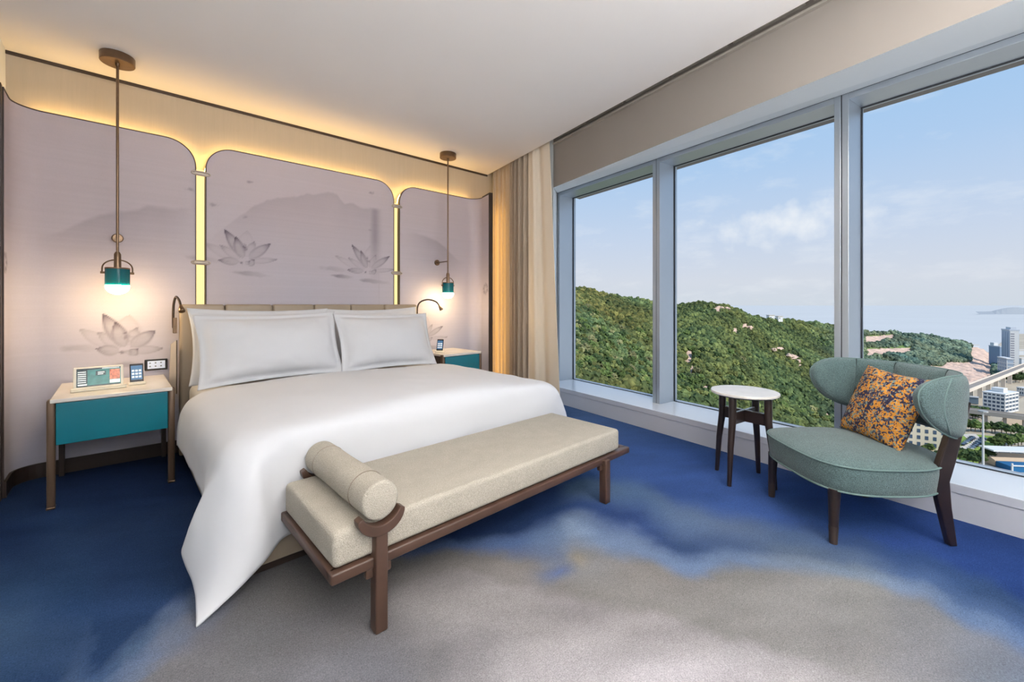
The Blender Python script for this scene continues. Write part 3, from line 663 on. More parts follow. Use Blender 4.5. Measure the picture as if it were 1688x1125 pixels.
# duvet: control cage, subdivided
def duvet():
    Y_rows = [3.565, 3.50, 3.2, 2.8, 2.45, 2.28, 2.18]
    xs = [.62, .9, 1.2, 1.5, 1.8, 2.05, 2.28]
    zc = lambda x, y: .665-.05*((x-1.43)/1.05)**2-.012*math.sin(x*2.2+y*1.1)+.008*math.sin(x*5-y*3.1)
    rows = []
    for r, y in enumerate(Y_rows):
        k = (3.6-y)/1.4; row = []
        hx = .283+.03*k; hz = .285-.02*k
        if r >= 5: hx -= .035*(r-4); hz -= .012*(r-4)
        row += [(hx, y, hz), (hx+.002, y, .37), (.296, y, .47), (.325, y, .565), (.40, y, .612), (.50, y, .632)]
        row += [(x, y, zc(x, y)) for x in xs]
        row += [(2.42, y, .615), (2.495, y, .56), (2.525, y, .45), (2.53+.03*max(0, r-4), y, .34), (2.54+.05*max(0, r-4), y, .26)]
        if r == 0: row = [(a, b, min(c, .64) - .022) for a, b, c in row]
        rows.append(row)
    # last top row at the foot edge, then the fall at the foot; the left corner hangs as a loose flap to the floor
    def fan(v): return [tuple(p) for p in v]
    right = [[(2.43, 2.10, .59), (2.50, 2.12, .54), (2.555, 2.14, .44), (2.60, 2.15, .34), (2.64, 2.17, .25)],
             [(2.43, 2.085, .50), (2.50, 2.09, .47), (2.555, 2.11, .38), (2.62, 2.12, .28), (2.68, 2.14, .18)],
             [(2.42, 2.085, .38), (2.49, 2.09, .36), (2.55, 2.09, .29), (2.62, 2.10, .20), (2.68, 2.12, .12)],
             [(2.41, 2.09, .25), (2.48, 2.09, .24), (2.54, 2.09, .19), (2.60, 2.10, .13), (2.66, 2.11, .06)],
             [(2.40, 2.09, .13), (2.47, 2.09, .12), (2.53, 2.09, .10), (2.58, 2.10, .06), (2.62, 2.10, .03)]]
    left = [[(.186, 2.245, .185), (.215, 2.20, .30), (.275, 2.155, .41), (.345, 2.11, .535), (.425, 2.085, .585), (.50, 2.105, .60)],
            [(.196, 2.17, .14), (.225, 2.13, .235), (.28, 2.09, .335), (.345, 2.045, .45), (.425, 2.025, .505), (.485, 2.075, .53)],
            [(.218, 2.10, .095), (.255, 2.055, .16), (.305, 2.03, .245), (.365, 2.005, .345), (.445, 1.995, .40), (.49, 2.075, .42)],
            [(.222, 2.03, .05), (.27, 2.0, .095), (.325, 1.99, .155), (.385, 1.975, .228), (.465, 1.985, .275), (.505, 2.075, .29)],
            [(.212, 1.935, .004), (.275, 1.945, .03), (.34, 1.955, .062), (.405, 1.97, .10), (.475, 2.0, .135), (.525, 2.07, .16)]]
    fy = [2.095, 2.085, 2.088, 2.09, 2.092]; fz = [.61, .525, .40, .28, .15]
    for r in range(5):
        rows.append(left[r]+[(x, fy[r]+.004*math.sin(x*7+r), fz[r]+(.015 if r == 0 else 0)) for x in xs]+right[r])
    V, Fc = grid_mesh(rows)
    o = obj('duvet', (V, Fc), M_linen, None, True); mods(o, sub=3); o.modifiers['sub'].boundary_smooth = 'PRESERVE_CORNERS'
    tx_ = bpy.data.textures.new('duvet_creases', 'CLOUDS'); tx_.noise_scale = .22; dm = o.modifiers.new('creases', 'DISPLACE'); dm.texture = tx_; dm.strength = .016; dm.mid_level = .5; dm.texture_coords = 'GLOBAL'
    s = o.modifiers.new('solid', 'SOLIDIFY'); s.thickness = .012; s.offset = -1
    return tag(o, 'white duvet over the bed, its corner drooping to the carpet', 'duvet')
duvet()

# pillows
def cushion_mesh(w, h, t, fl=.0, n=44, pinch=.05, p=2.4, q=.42, seed=0, wr=.006):
    Vf, Vb = [], []
    for i in range(n+1):
        rf, rb = [], []
        for j in range(n+1):
            u = -1+2*i/n; v = -1+2*j/n
            u = math.copysign(abs(u)**.85, u); v = math.copysign(abs(v)**.85, v)
            x = w/2*u*(1-pinch*(1-v*v)); y = h/2*v*(1-pinch*1.4*(1-u*u))
            ui, vi = u/(1-2*fl/w), v/(1-2*fl/h)
            f = 0.0
            if abs(ui) < 1 and abs(vi) < 1: f = ((1-abs(ui)**p)*(1-abs(vi)**p))**q
            nn = mnoise.noise(Vector((x*7+seed, y*7, seed*1.7)))+.5*mnoise.noise(Vector((x*18, y*18+seed, 3)))
            edge = (1-f)*f*4
            z = t/2*f+wr*nn*(.4+edge)
            rf.append((x, y, z+.002)); rb.append((x, y, -t/2*f*.9+wr*nn*.4-.002))
        Vf.append(rf); Vb.append(rb)
    N = (n+1)*(n+1); V = [p_ for r in Vf for p_ in r]+[p_ for r in Vb for p_ in r]; Fc = []
    for i in range(n):
        for j in range(n):
            a = i*(n+1)+j; Fc.append((a, a+n+1, a+n+2, a+1)); Fc.append((N+a, N+a+1, N+a+n+2, N+a+n+1))
    m1 = n+1
    for k in range(n):
        for (a, b) in ((k, k+1), (n*m1+k+1, n*m1+k), ((k+1)*m1, k*m1), (k*m1+n, (k+1)*m1+n)): Fc.append((a, b, N+b, N+a))
    return V, Fc
def pillow(x, y, z, w, h, t, lean, roll, label, seed, yaw=0.0):
    o = obj('pillow', cushion_mesh(w, h, t, .038, seed=seed, pinch=.06, p=2.1, q=.52, wr=.008), M_linen, None, True)
    o.rotation_mode = 'QUATERNION'
    R = Matrix.Rotation(yaw, 4, 'Z') @ Matrix.Rotation(PI/2-lean, 4, 'X') @ Matrix.Rotation(roll, 4, 'Z')
    o.matrix_world = Matrix.Translation((x, y, z)) @ R
    return tag(o, label, 'pillow', 'white pillows stacked on the bed')
pillow(.90, 3.93, .885, 1.04, .60, .16, math.radians(17), math.radians(-.5), 'white pillow standing behind the near pillow, against the headboard', 3)
pillow(1.88, 3.93, .885, .96, .60, .16, math.radians(17), math.radians(1.0), 'white pillow standing behind the far pillow, against the headboard', 9)
pillow(.905, 3.70, .875, 1.02, .56, .26, math.radians(22), math.radians(1.0), 'front white flanged pillow on the side nearest the tablet', 1)
pillow(1.86, 3.68, .865, .95, .55, .26, math.radians(22), math.radians(-.5), 'front white flanged pillow on the curtain side of the bed', 5)

# reading lamps on the headboard
def reading_lamp(x, y, pts, label, plate):
    t = thing('reading_lamp', label, 'lamp', (x, y, 1.0), 0, 'gooseneck reading lamps on the headboard')
    q = [Vector(p)-Vector((x, y, 1.0)) for p in pts]
    # smooth the neck
    from mathutils.geometry import interpolate_bezier
    sm_ = []
    for i in range(len(q)-1):
        p0 = q[max(i-1, 0)]; p1 = q[i]; p2 = q[i+1]; p3 = q[min(i+2, len(q)-1)]
        sm_ += interpolate_bezier(p1, p1+(p2-p0)/6, p2-(p3-p1)/6, p2, 8)[:-1]
    sm_.append(q[-1])
    obj('neck', tube(BM(), sm_, .0085, 10), M_bronze_d, t, True, 50)
    d = (sm_[-1]-sm_[-3]).normalized(); e = sm_[-1]
    obj('lamp_head', tube(BM(), [e-d*.01, e, e+d*.02, e+d*.045, e+d*.05], [.009, .012, .017, .022, .019], 18), M_brass, t, True, 50)
    obj('base', box(BM(), *plate, .003), M_brass, t)
    return t
reading_lamp(.326, 4.18, [(.318, 4.20, 1.02), (.316, 4.19, 1.12), (.318, 4.17, 1.21), (.328, 4.13, 1.262), (.340, 4.05, 1.235), (.347, 4.01, 1.19)],
             'gooseneck reading lamp arched over the headboard end by the tablet', (-.012, .012, -.006, .03, -.02, .1))
reading_lamp(2.47, 4.16, [(2.47, 4.18, 1.02), (2.47, 4.18, 1.17), (2.50, 4.16, 1.235), (2.56, 4.10, 1.26), (2.62, 4.03, 1.235), (2.645, 4.0, 1.185)],
             'gooseneck reading lamp reaching out towards the far nightstand', (-.012, .012, -.006, .03, -.02, .1))

# ------------------------------------------------------------------ devices on the nightstands
def quad(bm, x0, x1, y0, y1, z): bm.faces.new([bm.verts.new(p) for p in ((x0, y0, z), (x1, y0, z), (x1, y1, z), (x0, y1, z))]); return bm
def text_mesh(name, s, size, m, parent, loc, align='LEFT'):
    cu = bpy.data.curves.new(name, 'FONT'); cu.body = s; cu.size = size; cu.align_x = align
    tmp = bpy.data.objects.new('tmp', cu); COL.objects.link(tmp); dg = bpy.context.evaluated_depsgraph_get()
    me = bpy.data.meshes.new_from_object(tmp.evaluated_get(dg)); bpy.data.objects.remove(tmp)
    me.materials.append(m); o = link(bpy.data.objects.new(name, me), parent); o.location = loc; return o
E_teal = mat('screen_teal', S(52,118,116), .2, emit=S(52,118,116), estr=.45, vary=.45, vscale=30)
E_dark = mat('screen_dark', S(24,50,56), .2, emit=S(24,50,56), estr=.35)
E_white = mat('screen_white', S(220,228,228), .2, emit=S(220,228,228), estr=.55)
E_food = mat('screen_photo', S(206,120,92), .2, emit=S(206,120,92), estr=.3, vary=.9, vscale=75)
E_blue = mat('screen_blue', S(70,110,150), .2, emit=S(70,110,150), estr=.4)
E_pale = mat('switch_screen', S(196,206,224), .2, emit=S(196,206,224), estr=.35)
# tablet in a white frame: lies in its own frame plane (x right, y up), tilted back
tb = thing('tablet', 'white framed hotel tablet with a teal screen on the near nightstand', 'tablet', (-.088, 3.86, .6455), math.radians(2))
wT, hT = .236, .145
tilt = Matrix.Rotation(math.radians(72), 4, 'X')
def tpart(name, bm, m, M=tilt, off=(0, -.012, .012), parent=tb):
    for v in bm.verts: v.co = Matrix.Translation(off) @ M @ v.co
    return obj(name, bm, m, parent)
bm = BM(); box(bm, -wT/2, wT/2, 0, hT, -.012, 0, .005, 3); body = tpart('frame', bm, M_whiteplastic)
bm = BM(); quad(bm, -wT/2+.014, wT/2-.014, .014, hT-.012, .0012); scr = tpart('screen', bm, E_teal)
sx0 = -wT/2+.014; sw_ = wT-.028
bm = BM(); quad(bm, sx0, sx0+.050, .014, hT-.012, .0018)
quad(bm, sx0, sx0+sw_, hT-.022, hT-.012, .0018); quad(bm, sx0, sx0+sw_, .014, .022, .0018); quad(bm, sx0+.088, sx0+.136, .083, .112, .0018)
tpart('menu_bar', bm, E_dark, parent=scr)
bm = BM(); quad(bm, sx0+sw_-.054, sx0+sw_-.004, .050, hT-.028, .0018); tpart('picture', bm, E_food, parent=scr)
bm = BM()
for k in range(6): tpart('menu_line', quad(BM(), sx0+.006, sx0+.044, .040+k*.0135, .046+k*.0135, .0024), E_white, parent=scr)
for q in ((sx0+.006, sx0+.048, .022, .032), (sx0+sw_-.054, sx0+sw_-.004, .026, .048), (sx0+.098, sx0+.130, .099, .106), (sx0+.098, sx0+.124, .088, .094), (sx0+sw_-.09, sx0+sw_-.006, hT-.0195, hT-.015)):
    tpart('text_line', quad(BM(), *q, .0024), E_white, parent=scr)
obj('stand', box(BM(), -wT/2-.012, wT/2+.014, -.045, .045, .0, .014, .006, 3), M_whiteplastic, tb, True, 40)
obj('stand_lip', box(BM(), -wT/2-.012, wT/2+.014, -.045, -.032, .012, .026, .005, 3), M_whiteplastic, tb, True, 40)
def phone(loc, rz, label):
    t = thing('phone', label, 'phone', loc, rz, 'bedside phones on white docks')
    wP, hP = .072, .135
    M = Matrix.Rotation(math.radians(70), 4, 'X'); off = (0, -.006, .014)
    tpart('body', box(BM(), -wP/2, wP/2, 0, hP, -.010, 0, .004, 3), M_screen_edge, M, off, t)
    s = tpart('screen', quad(BM(), -wP/2+.006, wP/2-.006, .02, hP-.014, .0008), E_blue, M, off, t)
    for i in range(3):
        for j in range(3): tpart('app_icon', quad(BM(), -wP/2+.011+i*.018, -wP/2+.011+i*.018+.013, .034+j*.022, .034+j*.022+.013, .0014), E_white, M, off, s)
    obj('dock', box(BM(), -.045, .045, -.034, .05, 0, .012, .005, 3), M_whiteplastic, t, True, 40)
    obj('dock_lip', box(BM(), -.045, .045, -.034, -.022, .010, .022, .004, 3), M_whiteplastic, t, True, 40)
    obj('dock_back', hexa(BM(), [(-.03, .005, .012), (.03, .005, .012), (.03, .045, .012), (-.03, .045, .012)], [(-.03, .022, .06), (.03, .022, .06), (.03, .03, .06), (-.03, .03, .06)]), M_whiteplastic, t)
    return t
phone((.098, 3.92, .6455), math.radians(2), 'black phone in a white dock beside the tablet')
phone((2.60, 3.93, .6745), math.radians(-48), 'black phone in a white dock on the far nightstand')
def switch(x, z, w, h, label):
    t = thing('control_panel', label, 'switch', (x, PF(x)-.006, z), math.atan(-.035), 'black light control panels on the wall')
    obj('bezel', box(BM(), -w/2, w/2, -.008, .004, -h/2, h/2, .003), M_screen_edge, t)
    s = obj('screen', box(BM(), -w/2+.018, w/2-.014, -.0095, -.0085, -h/2+.012, h/2-.012), E_pale, t)
    for i in range(3):
        for j in range(2): obj('icon', box(BM(), -w/2+w*.2+i*w*.24, -w/2+w*.2+i*w*.24+w*.075, -.0105, -.0098, -h/2+.026+j*.026, -h/2+.036+j*.026), mat('icon_grey', S(120,130,140), .5), s)
    return t
switch(.222, .728, .138, .085, 'black control panel on the wall above the near nightstand')
switch(2.545, .80, .10, .085, 'small black control panel on the wall by the far nightstand')

# ------------------------------------------------------------------ bench and bolster
ben = thing('bench', 'long beige upholstered bed bench on a walnut frame', 'bench', (1.48, 1.765, 0))
x0, x1, y0, y1 = .53-1.48, 2.43-1.48, -.305, .305
obj('rail', box(BM(), x0, x1, y0, y0+.045, .235, .275, .008, 3), M_wood, ben, True, 40)
obj('rail', box(BM(), x0, x1, y1-.045, y1, .235, .275, .008, 3), M_wood, ben, True, 40)
obj('end_rail', box(BM(), x0, x0+.05, y0+.02, y1-.02, .235, .275, .008, 3), M_wood, ben, True, 40)
obj('end_rail', box(BM(), x1-.05, x1, y0+.02, y1-.02, .235, .275, .008, 3), M_wood, ben, True, 40)
obj('slat_deck', box(BM(), x0+.05, x1-.05, y0+.045, y1-.045, .245, .268), M_wood, ben)
for lx in (.705-1.48, 2.156-1.48):
    for s in (-1, 1):
        ya = y0 if s < 0 else y1
        top = .385 if lx < 0 else .262
        b = box(BM(), lx-.024, lx+.024, ya-.02 if s < 0 else ya-.03, ya+.03 if s < 0 else ya+.02, 0, top, .006, 3)
        obj('leg', b, M_wood, ben, True, 40)
        obj('leg_bracket', box(BM(), lx-.05, lx+.05, ya+.005 if s < 0 else ya-.03, ya+.03 if s < 0 else ya-.005, .20, .236, .006), M_wood, ben, True, 40)
        if lx < 0:       # curved yoke that carries the bolster
            bm = BM(); cz = .475; R0, R1 = .080, .118; N = 20; cx = lx
            ring = []
            for k in range(N+1):
                a = math.radians(205+(335-205)*k/N); e = abs(k/N-.5)*2
                ro = R0+(R1-R0)*(1-.45*e**3)
                ring.append([(cx+R0*math.cos(a), cz+R0*math.sin(a)), (cx+ro*math.cos(a), cz+ro*math.sin(a))])
            ya0 = ya-.024 if s < 0 else ya-.018; ya1 = ya0+.042
            vv = [[bm.verts.new((p[0], yq, p[1])) for p in (r[0], r[1]) for yq in (ya0, ya1)] for r in ring]
            for a_, b_ in zip(vv, vv[1:]):
                for (i, j) in ((0, 1), (1, 3), (3, 2), (2, 0)): bm.faces.new((a_[i], a_[j], b_[j], b_[i]))
            for e_ in (vv[0], vv[-1]): bm.faces.new((e_[0], e_[1], e_[3], e_[2]))
            o = obj('yoke', bm, M_wood, ben); mods(o, bev=.004)
obj('seat_cushion', box(BM(), x0+.012, x1-.125+.03, y0+.014, y1-.016, .2765, .408, .022, 4), M_bench, ben, True, 40)
bo = thing('bolster', 'beige woven cylinder bolster resting across the bench end', 'bolster', (.705, 1.765, .4795))
prof = [(0, -.318), (.060, -.318), (.068, -.314), (.0715, -.305)]+[(.0715+.0008*math.sin(i), -.30+i*.05) for i in range(13)]+[(.0715, .305), (.068, .314), (.060, .318), (0, .318)]
obj('body', lathe(BM(), prof, 48, Matrix.Rotation(PI/2, 4, 'X')), M_bench, bo, True, 50)
for y in (-.19, .205):
    obj('seam', tube(BM(), [(.0722*math.cos(2*PI*k/40), y, .0722*math.sin(2*PI*k/40)) for k in range(40)], .0016, 6, closed=True), mat('seam_thread', S(140,128,114), .9), bo, True)

# ------------------------------------------------------------------ side table
tab = thing('side_table', 'round white marble side table on four dark legs', 'table', (3.14, 1.0, 0), math.radians(36))
obj('tabletop', lathe(BM(), [(0, .588), (.200, .588), (.209, .594), (.211, .602), (.208, .609), (0, .611)], 64), M_marble, tab, True, 40)
obj('top_plate', lathe(BM(), [(0, .578), (.17, .578), (.17, .5879), (0, .5879)], 48), M_darkwood, tab, True, 40)
h_ = .122
for sx in (-1, 1):
    for sy in (-1, 1):
        obj('leg', tube(BM(), [(sx*(h_+.016), sy*(h_+.016), 0), (sx*(h_+.004), sy*(h_+.004), .25), (sx*(h_-.012), sy*(h_-.012), .42), (sx*(h_-.014), sy*(h_-.014), .579)], [.0135, .019, .023, .024], 16), M_darkwood, tab, True, 50)
for a in (45, 135):
    obj('stretcher', box(BM(), -.175, .175, -.010, .010, .40, .475, .002, 2, Matrix.Rotation(math.radians(a), 4, 'Z') @ Matrix.Translation((0, 0, 0 if a == 45 else .0))), M_darkwood, tab)
    o = obj('stretcher_cap', box(BM(), -.165, .165, -.006, .006, .4755, .481, .001, 2, Matrix.Rotation(math.radians(a), 4, 'Z')), mat('steel_cap', S(190,196,198), .3, metal=.8), tab); o['label'] = 'thin steel bar on the stretcher'

# ------------------------------------------------------------------ lounge chair
CH = thing('armchair', 'low seafoam green lounge chair with channelled wing back and dark legs', 'chair', (3.01, .406, 0), math.radians(45.65))
def seat_outline(k=1.0, n=72):
    pts = []
    for i in range(n):
        a = 2*PI*i/n; c, s = math.cos(a), math.sin(a)
        e = 2/3.5 if s > 0 else 2/2.05
        x = .350*math.copysign(abs(c)**e, c); y = .352*math.copysign(abs(s)**e, s) if s > 0 else .375*math.copysign(abs(s)**e, s)
        pts.append((x*k, y*k))
    return pts
OUT = seat_outline()
def ring_at(k, z, off=0.0): return [(x*k, y*k-.0+off, z) for x, y in OUT]
P = [ring_at(.02, .268), ring_at(.7, .268), ring_at(.955, .268), ring_at(.972, .275), ring_at(.985, .31), ring_at(1.0, .36), ring_at(1.005, .392), ring_at(.995, .404), ring_at(.96, .412), ring_at(.8, .430), ring_at(.5, .446), ring_at(.02, .452), ring_at(.0005, .452)]
P = [r+[r[0]] for r in P]
obj('seat', grid_mesh(P), M_chair, CH, True, 60)
for z, k in ((.402, 1.008), (.272, .975)):
    o = obj('piping', tube(BM(), [(x*k, y*k, z) for x, y in OUT], .005, 8, closed=True), M_pipe, CH, True)
for sx in (-1, 1):
    obj('front_leg', tube(BM(), [(sx*.258, .290, 0), (sx*.257, .288, .10), (sx*.254, .282, .275)], [.017, .021, .028], 16), M_darkwood, CH, True, 50)
    obj('leg_ferrule', tube(BM(), [(sx*.258, .290, 0.001), (sx*.257, .2883, .088)], [.0178, .0215], 16), M_bronze_d, CH, True, 50)
    # rear leg sweeps up past the seat and carries the backrest
    prof = [(-.305, -.268, 0), (-.262, -.205, .20), (-.243, -.168, .33), (-.262, -.185, .42), (-.315, -.262, .73)]
    bm = BM(); vv = []
    for i, (ya, yb_, z) in enumerate(prof):
        xo = sx*(.262+.055*(z/.73)); th = .017
        vv.append([bm.verts.new(p) for p in ((xo-th, ya, z), (xo+th, ya, z), (xo+th, yb_, z), (xo-th, yb_, z))])
    for a_, b_ in zip(vv, vv[1:]):
        for i in range(4): bm.faces.new((a_[i], a_[(i+1) % 4], b_[(i+1) % 4], b_[i]))
    bm.faces.new(vv[0]); bm.faces.new(vv[-1])
    o = obj('rear_leg', bm, M_darkwood, CH); mods(o, bev=.006)
# backrest: a padded shell that wraps round into rounded wings
def back_point(u, v, side):        # u -1..1 along, v -1..1 up, side +1 inner, -1 outer
    u = math.copysign(1-(1-min(abs(u), 1))**1.4, u); a = u*PI/2
    sa_, ca_ = math.sin(a), math.cos(a); ee = .74
    x = .365*math.copysign(abs(sa_)**ee, sa_); y = -.385+.36*(1-max(ca_, 0)**ee)
    nx, ny = -math.copysign(abs(sa_)**1.35, sa_), max(ca_, 0)**1.35+1e-4; l = math.hypot(nx, ny); nx, ny = nx/l, ny/l
    au = abs(u); w_ = 1-max(ca_, 0)**ee; tb_ = max(0, (w_-.12)/.88); tt_ = max(0, (w_-.52)/.48)
    zt_ = .765+.092*math.sqrt(max(0, 1-tt_**2)); zb_ = .765-.218*math.sqrt(max(0, 1-tb_**2))-.01*(1-au)
    z = (zt_+zb_)/2+(zt_-zb_)/2*v; endk = 1-tt_**3
    edge = math.sqrt(max(0, 1-abs(v)**4)); chan = 1.0
    if side > 0:
        f = (u*2.5+.5) % 1.0; chan = .25+.75*min(1, (abs(math.sin(PI*f))+.0005)**.65) if au < .86 else 1.0
    th = (.046 if side > 0 else .030)*edge*chan*(max(endk, 0)**.25)+.004
    return (x+nx*th*side+.0, y+ny*th*side+.035*(-v)*.6*(1-au), z)
nu, nv = 240, 22
Pb = []
for i in range(nu+1):
    u = -1+2*i/nu; ring = []
    for j in range(nv+1): ring.append(back_point(u, -1+2*j/nv, 1))
    for j in range(nv+1): ring.append(back_point(u, 1-2*j/nv, -1))
    Pb.append(ring+[ring[0]])
bk_ = obj('backrest', grid_mesh(Pb), M_chair, CH, True, 60)
pp = [back_point(-1+2*i/100, 1.0, -1) for i in range(101)]; pq = [back_point(1-2*i/100, -1.0, -1) for i in range(101)]
obj('back_piping', tube(BM(), [Vector(p)+Vector((0, 0, 0)) for p in pp+pq[1:-1]], .0045, 8, closed=True), M_pipe, bk_, True)
for sx in (-1, 1):                  # piping that edges the outer wing panel
    pts = []
    for k in range(33):
        v = .97-1.94*k/32; pts.append(Vector(back_point(sx*(.63+.17*math.sqrt(max(0, 1-v*v))), v, -1)))
    obj('wing_piping', tube(BM(), pts, .004, 6), M_pipe, bk_, True)
for k in range(1, 5):               # stitched channel seams on the inner face
    u = (k-.5-2)/2.5*1.0 if False else (-.6+.4*(k-1))
    sp_ = math.copysign(1-(1-abs(u))**(1/1.4), u); pts = [Vector(back_point(sp_, -1+2*j/20, 1)) for j in range(21)]
    obj('channel_seam', tube(BM(), pts, .0036, 6), mat('seam_thread_dark', S(44,58,58), .95), bk_, True)
# patterned cushion
def confetti():
    m = bpy.data.materials.new('confetti_jacquard'); m.use_nodes = True; t = m.node_tree; b = t.nodes['Principled BSDF']; L = t.links; b.inputs['Roughness'].default_value = .85
    co = t.nodes.new('ShaderNodeTexCoord').outputs['Object']
    n0 = t.nodes.new('ShaderNodeTexNoise'); n0.inputs['Scale'].default_value = 28; n0.inputs['Detail'].default_value = 3; L.new(co, n0.inputs['Vector'])
    add = t.nodes.new('ShaderNodeVectorMath'); add.operation = 'MULTIPLY_ADD'; add.inputs[1].default_value = (.03, .03, .03); L.new(n0.outputs['Color'], add.inputs[0]); L.new(co, add.inputs[2])
    v = t.nodes.new('ShaderNodeTexVoronoi'); v.inputs['Scale'].default_value = 105; L.new(add.outputs[0], v.inputs['Vector'])
    n1 = t.nodes.new('ShaderNodeTexNoise'); n1.inputs['Scale'].default_value = 16; n1.inputs['Detail'].default_value = 2; L.new(co, n1.inputs['Vector'])
    sp = t.nodes.new('ShaderNodeSeparateColor'); L.new(v.outputs['Color'], sp.inputs[0])
    ma = t.nodes.new('ShaderNodeMath'); ma.operation = 'MULTIPLY_ADD'; ma.inputs[1].default_value = .55; L.new(sp.outputs[0], ma.inputs[0])
    m2 = t.nodes.new('ShaderNodeMapRange'); m2.inputs['From Min'].default_value = .3; m2.inputs['From Max'].default_value = .7; m2.inputs['To Max'].default_value = .45; L.new(n1.outputs['Fac'], m2.inputs['Value']); L.new(m2.outputs[0], ma.inputs[2])
    r = t.nodes.new('ShaderNodeValToRGB'); r.color_ramp.interpolation = 'CONSTANT'; e = r.color_ramp.elements
    e[0].position = 0; e[0].color = S(38,36,66); e[1].position = .36; e[1].color = S(70,72,92)
    for p, c in ((.44, S(122,138,130)), (.52, S(202,136,44)), (.66, S(52,42,60)), (.71, S(214,146,54)), (.86, S(140,152,140)), (.93, S(226,166,70))):
        x = e.new(p); x.color = c
    L.new(ma.outputs[0], r.inputs[0]); L.new(r.outputs[0], b.inputs['Base Color'])
    k = t.nodes.new('ShaderNodeBump'); k.inputs['Strength'].default_value = .3; k.inputs['Distance'].default_value = .003; L.new(v.outputs['Distance'], k.inputs['Height']); L.new(k.outputs[0], b.inputs['Normal']); return m
tc_ = obj('throw_pillow', cushion_mesh(.42, .42, .14, 0, 36, .05, 2.2, .5, 4, .004), confetti(), None, True)
Mch = Matrix.Translation((3.01, .406, 0)) @ Matrix.Rotation(math.radians(45.65), 4, 'Z')
# local frame of the chair: the front of the cushion looks along +y
tc_.matrix_world = Mch @ Matrix.Translation((.012, -.185, .628)) @ Matrix.Rotation(PI, 4, 'Z') @ Matrix.Rotation(math.radians(90-22), 4, 'X') @ Matrix.Rotation(math.radians(-3), 4, 'Z')
tag(tc_, 'square throw pillow in orange, navy and grey confetti fabric', 'pillow')

# ------------------------------------------------------------------ curtain
cur = thing('curtain', 'floor length taupe curtain with cream edge drawn beside the window', 'curtain', (EX(3.7)+.05, 3.7, 0))
CO = Vector((EX(3.7)+.05, 3.7, 0))
def drape(yt0, yt1, yb0, yb1, folds, amp, zt=CEIL+.16, zbm=.012, n=220, m=30, seed=1):
    rows = []
    for i in range(n+1):
        s = i/n; col = []
        for j in range(m+1):
            q = j/m; yt = yt0+(yt1-yt0)*s; yb = yb0+(yb1-yb0)*s; y = yt+(yb-yt)*q
            ph = 2*PI*folds*s+seed+.5*math.sin(3.1*s*2*PI/2+seed)+.25*math.sin(2.2*q+5*s)
            a = amp*(.55+.45*math.sin(7.3*s+seed*2))*(.75+.35*q)
            x = EX(y)+.052+a*math.sin(ph)+.25*a*math.sin(2.3*ph+1); yy_ = y+.35*a*math.cos(ph)
            col.append((x-CO.x, yy_-CO.y, zt+(zbm-zt)*q))
        rows.append(col)
    return grid_mesh(rows)
mods(obj('drape', drape(4.24, 3.44, 4.23, 3.44, 9.5, .042), M_drape, cur, True), solid=.003)
mods(obj('edge_panel', drape(3.44, 3.04, 3.44, 2.84, 1.6, .022, n=110, seed=2.4), M_lining, cur, True), solid=.003)

# ------------------------------------------------------------------ outdoors: plain, sea, wooded hill, city
GZ = -95.0
def flat(px, py, dz=0.0): v = gp(px, py, GZ); v.z += dz; return v
M_ground = mat('city_ground', S(186,172,152), .95, vary=.18, vscale=.02)
M_sea = mat('sea_water', S(198,198,198), 1.0, spec=0.0, vary=.03, vscale=.002)  # haze over the water is put into this pale grey
M_asph = mat('asphalt', S(150,140,132), .9, vary=.1, vscale=.2)
M_lawn = mat('park_grass', S(128,150,62), .95, vary=.25, vscale=.12)
M_conc = mat('pale_concrete', S(206,196,184), .8, vary=.08, vscale=.3)
M_rock = mat('hill_rock', S(202,176,158), .9, vary=.25, vscale=.4, bump=.5, bscale=1.5)
M_bwhite = mat('white_facade', S(222,222,222), .7)
M_bglass = mat('dark_glazing', S(78,96,118), .2)
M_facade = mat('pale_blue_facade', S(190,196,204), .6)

def poly(name, pts, m, z, label, kind='structure', th=.0):
    bm = BM()
    if th: prism(bm, [(p.x, p.y) for p in pts], z-th, z)
    else: bm.faces.new([bm.verts.new((p.x, p.y, z)) for p in pts])
    o = obj(name, bm, m); return tag(o, label, kind=kind)
def radial(px, d): p = FW*d+RT*((px-CXP)/FPX*d); return Vector((p[0], p[1], 0))
poly('ground', [radial(700, 60), radial(1900, 60), radial(2100, 1400), radial(1668, 1400), radial(1630, 850), radial(700, 700)], M_ground, GZ-.4, 'flat pale city ground far below the window', th=1)
poly('sea', [radial(500, 500), radial(2300, 500), radial(2300, 60000), radial(500, 60000)], M_sea, GZ-1, 'hazy grey sea reaching the horizon')

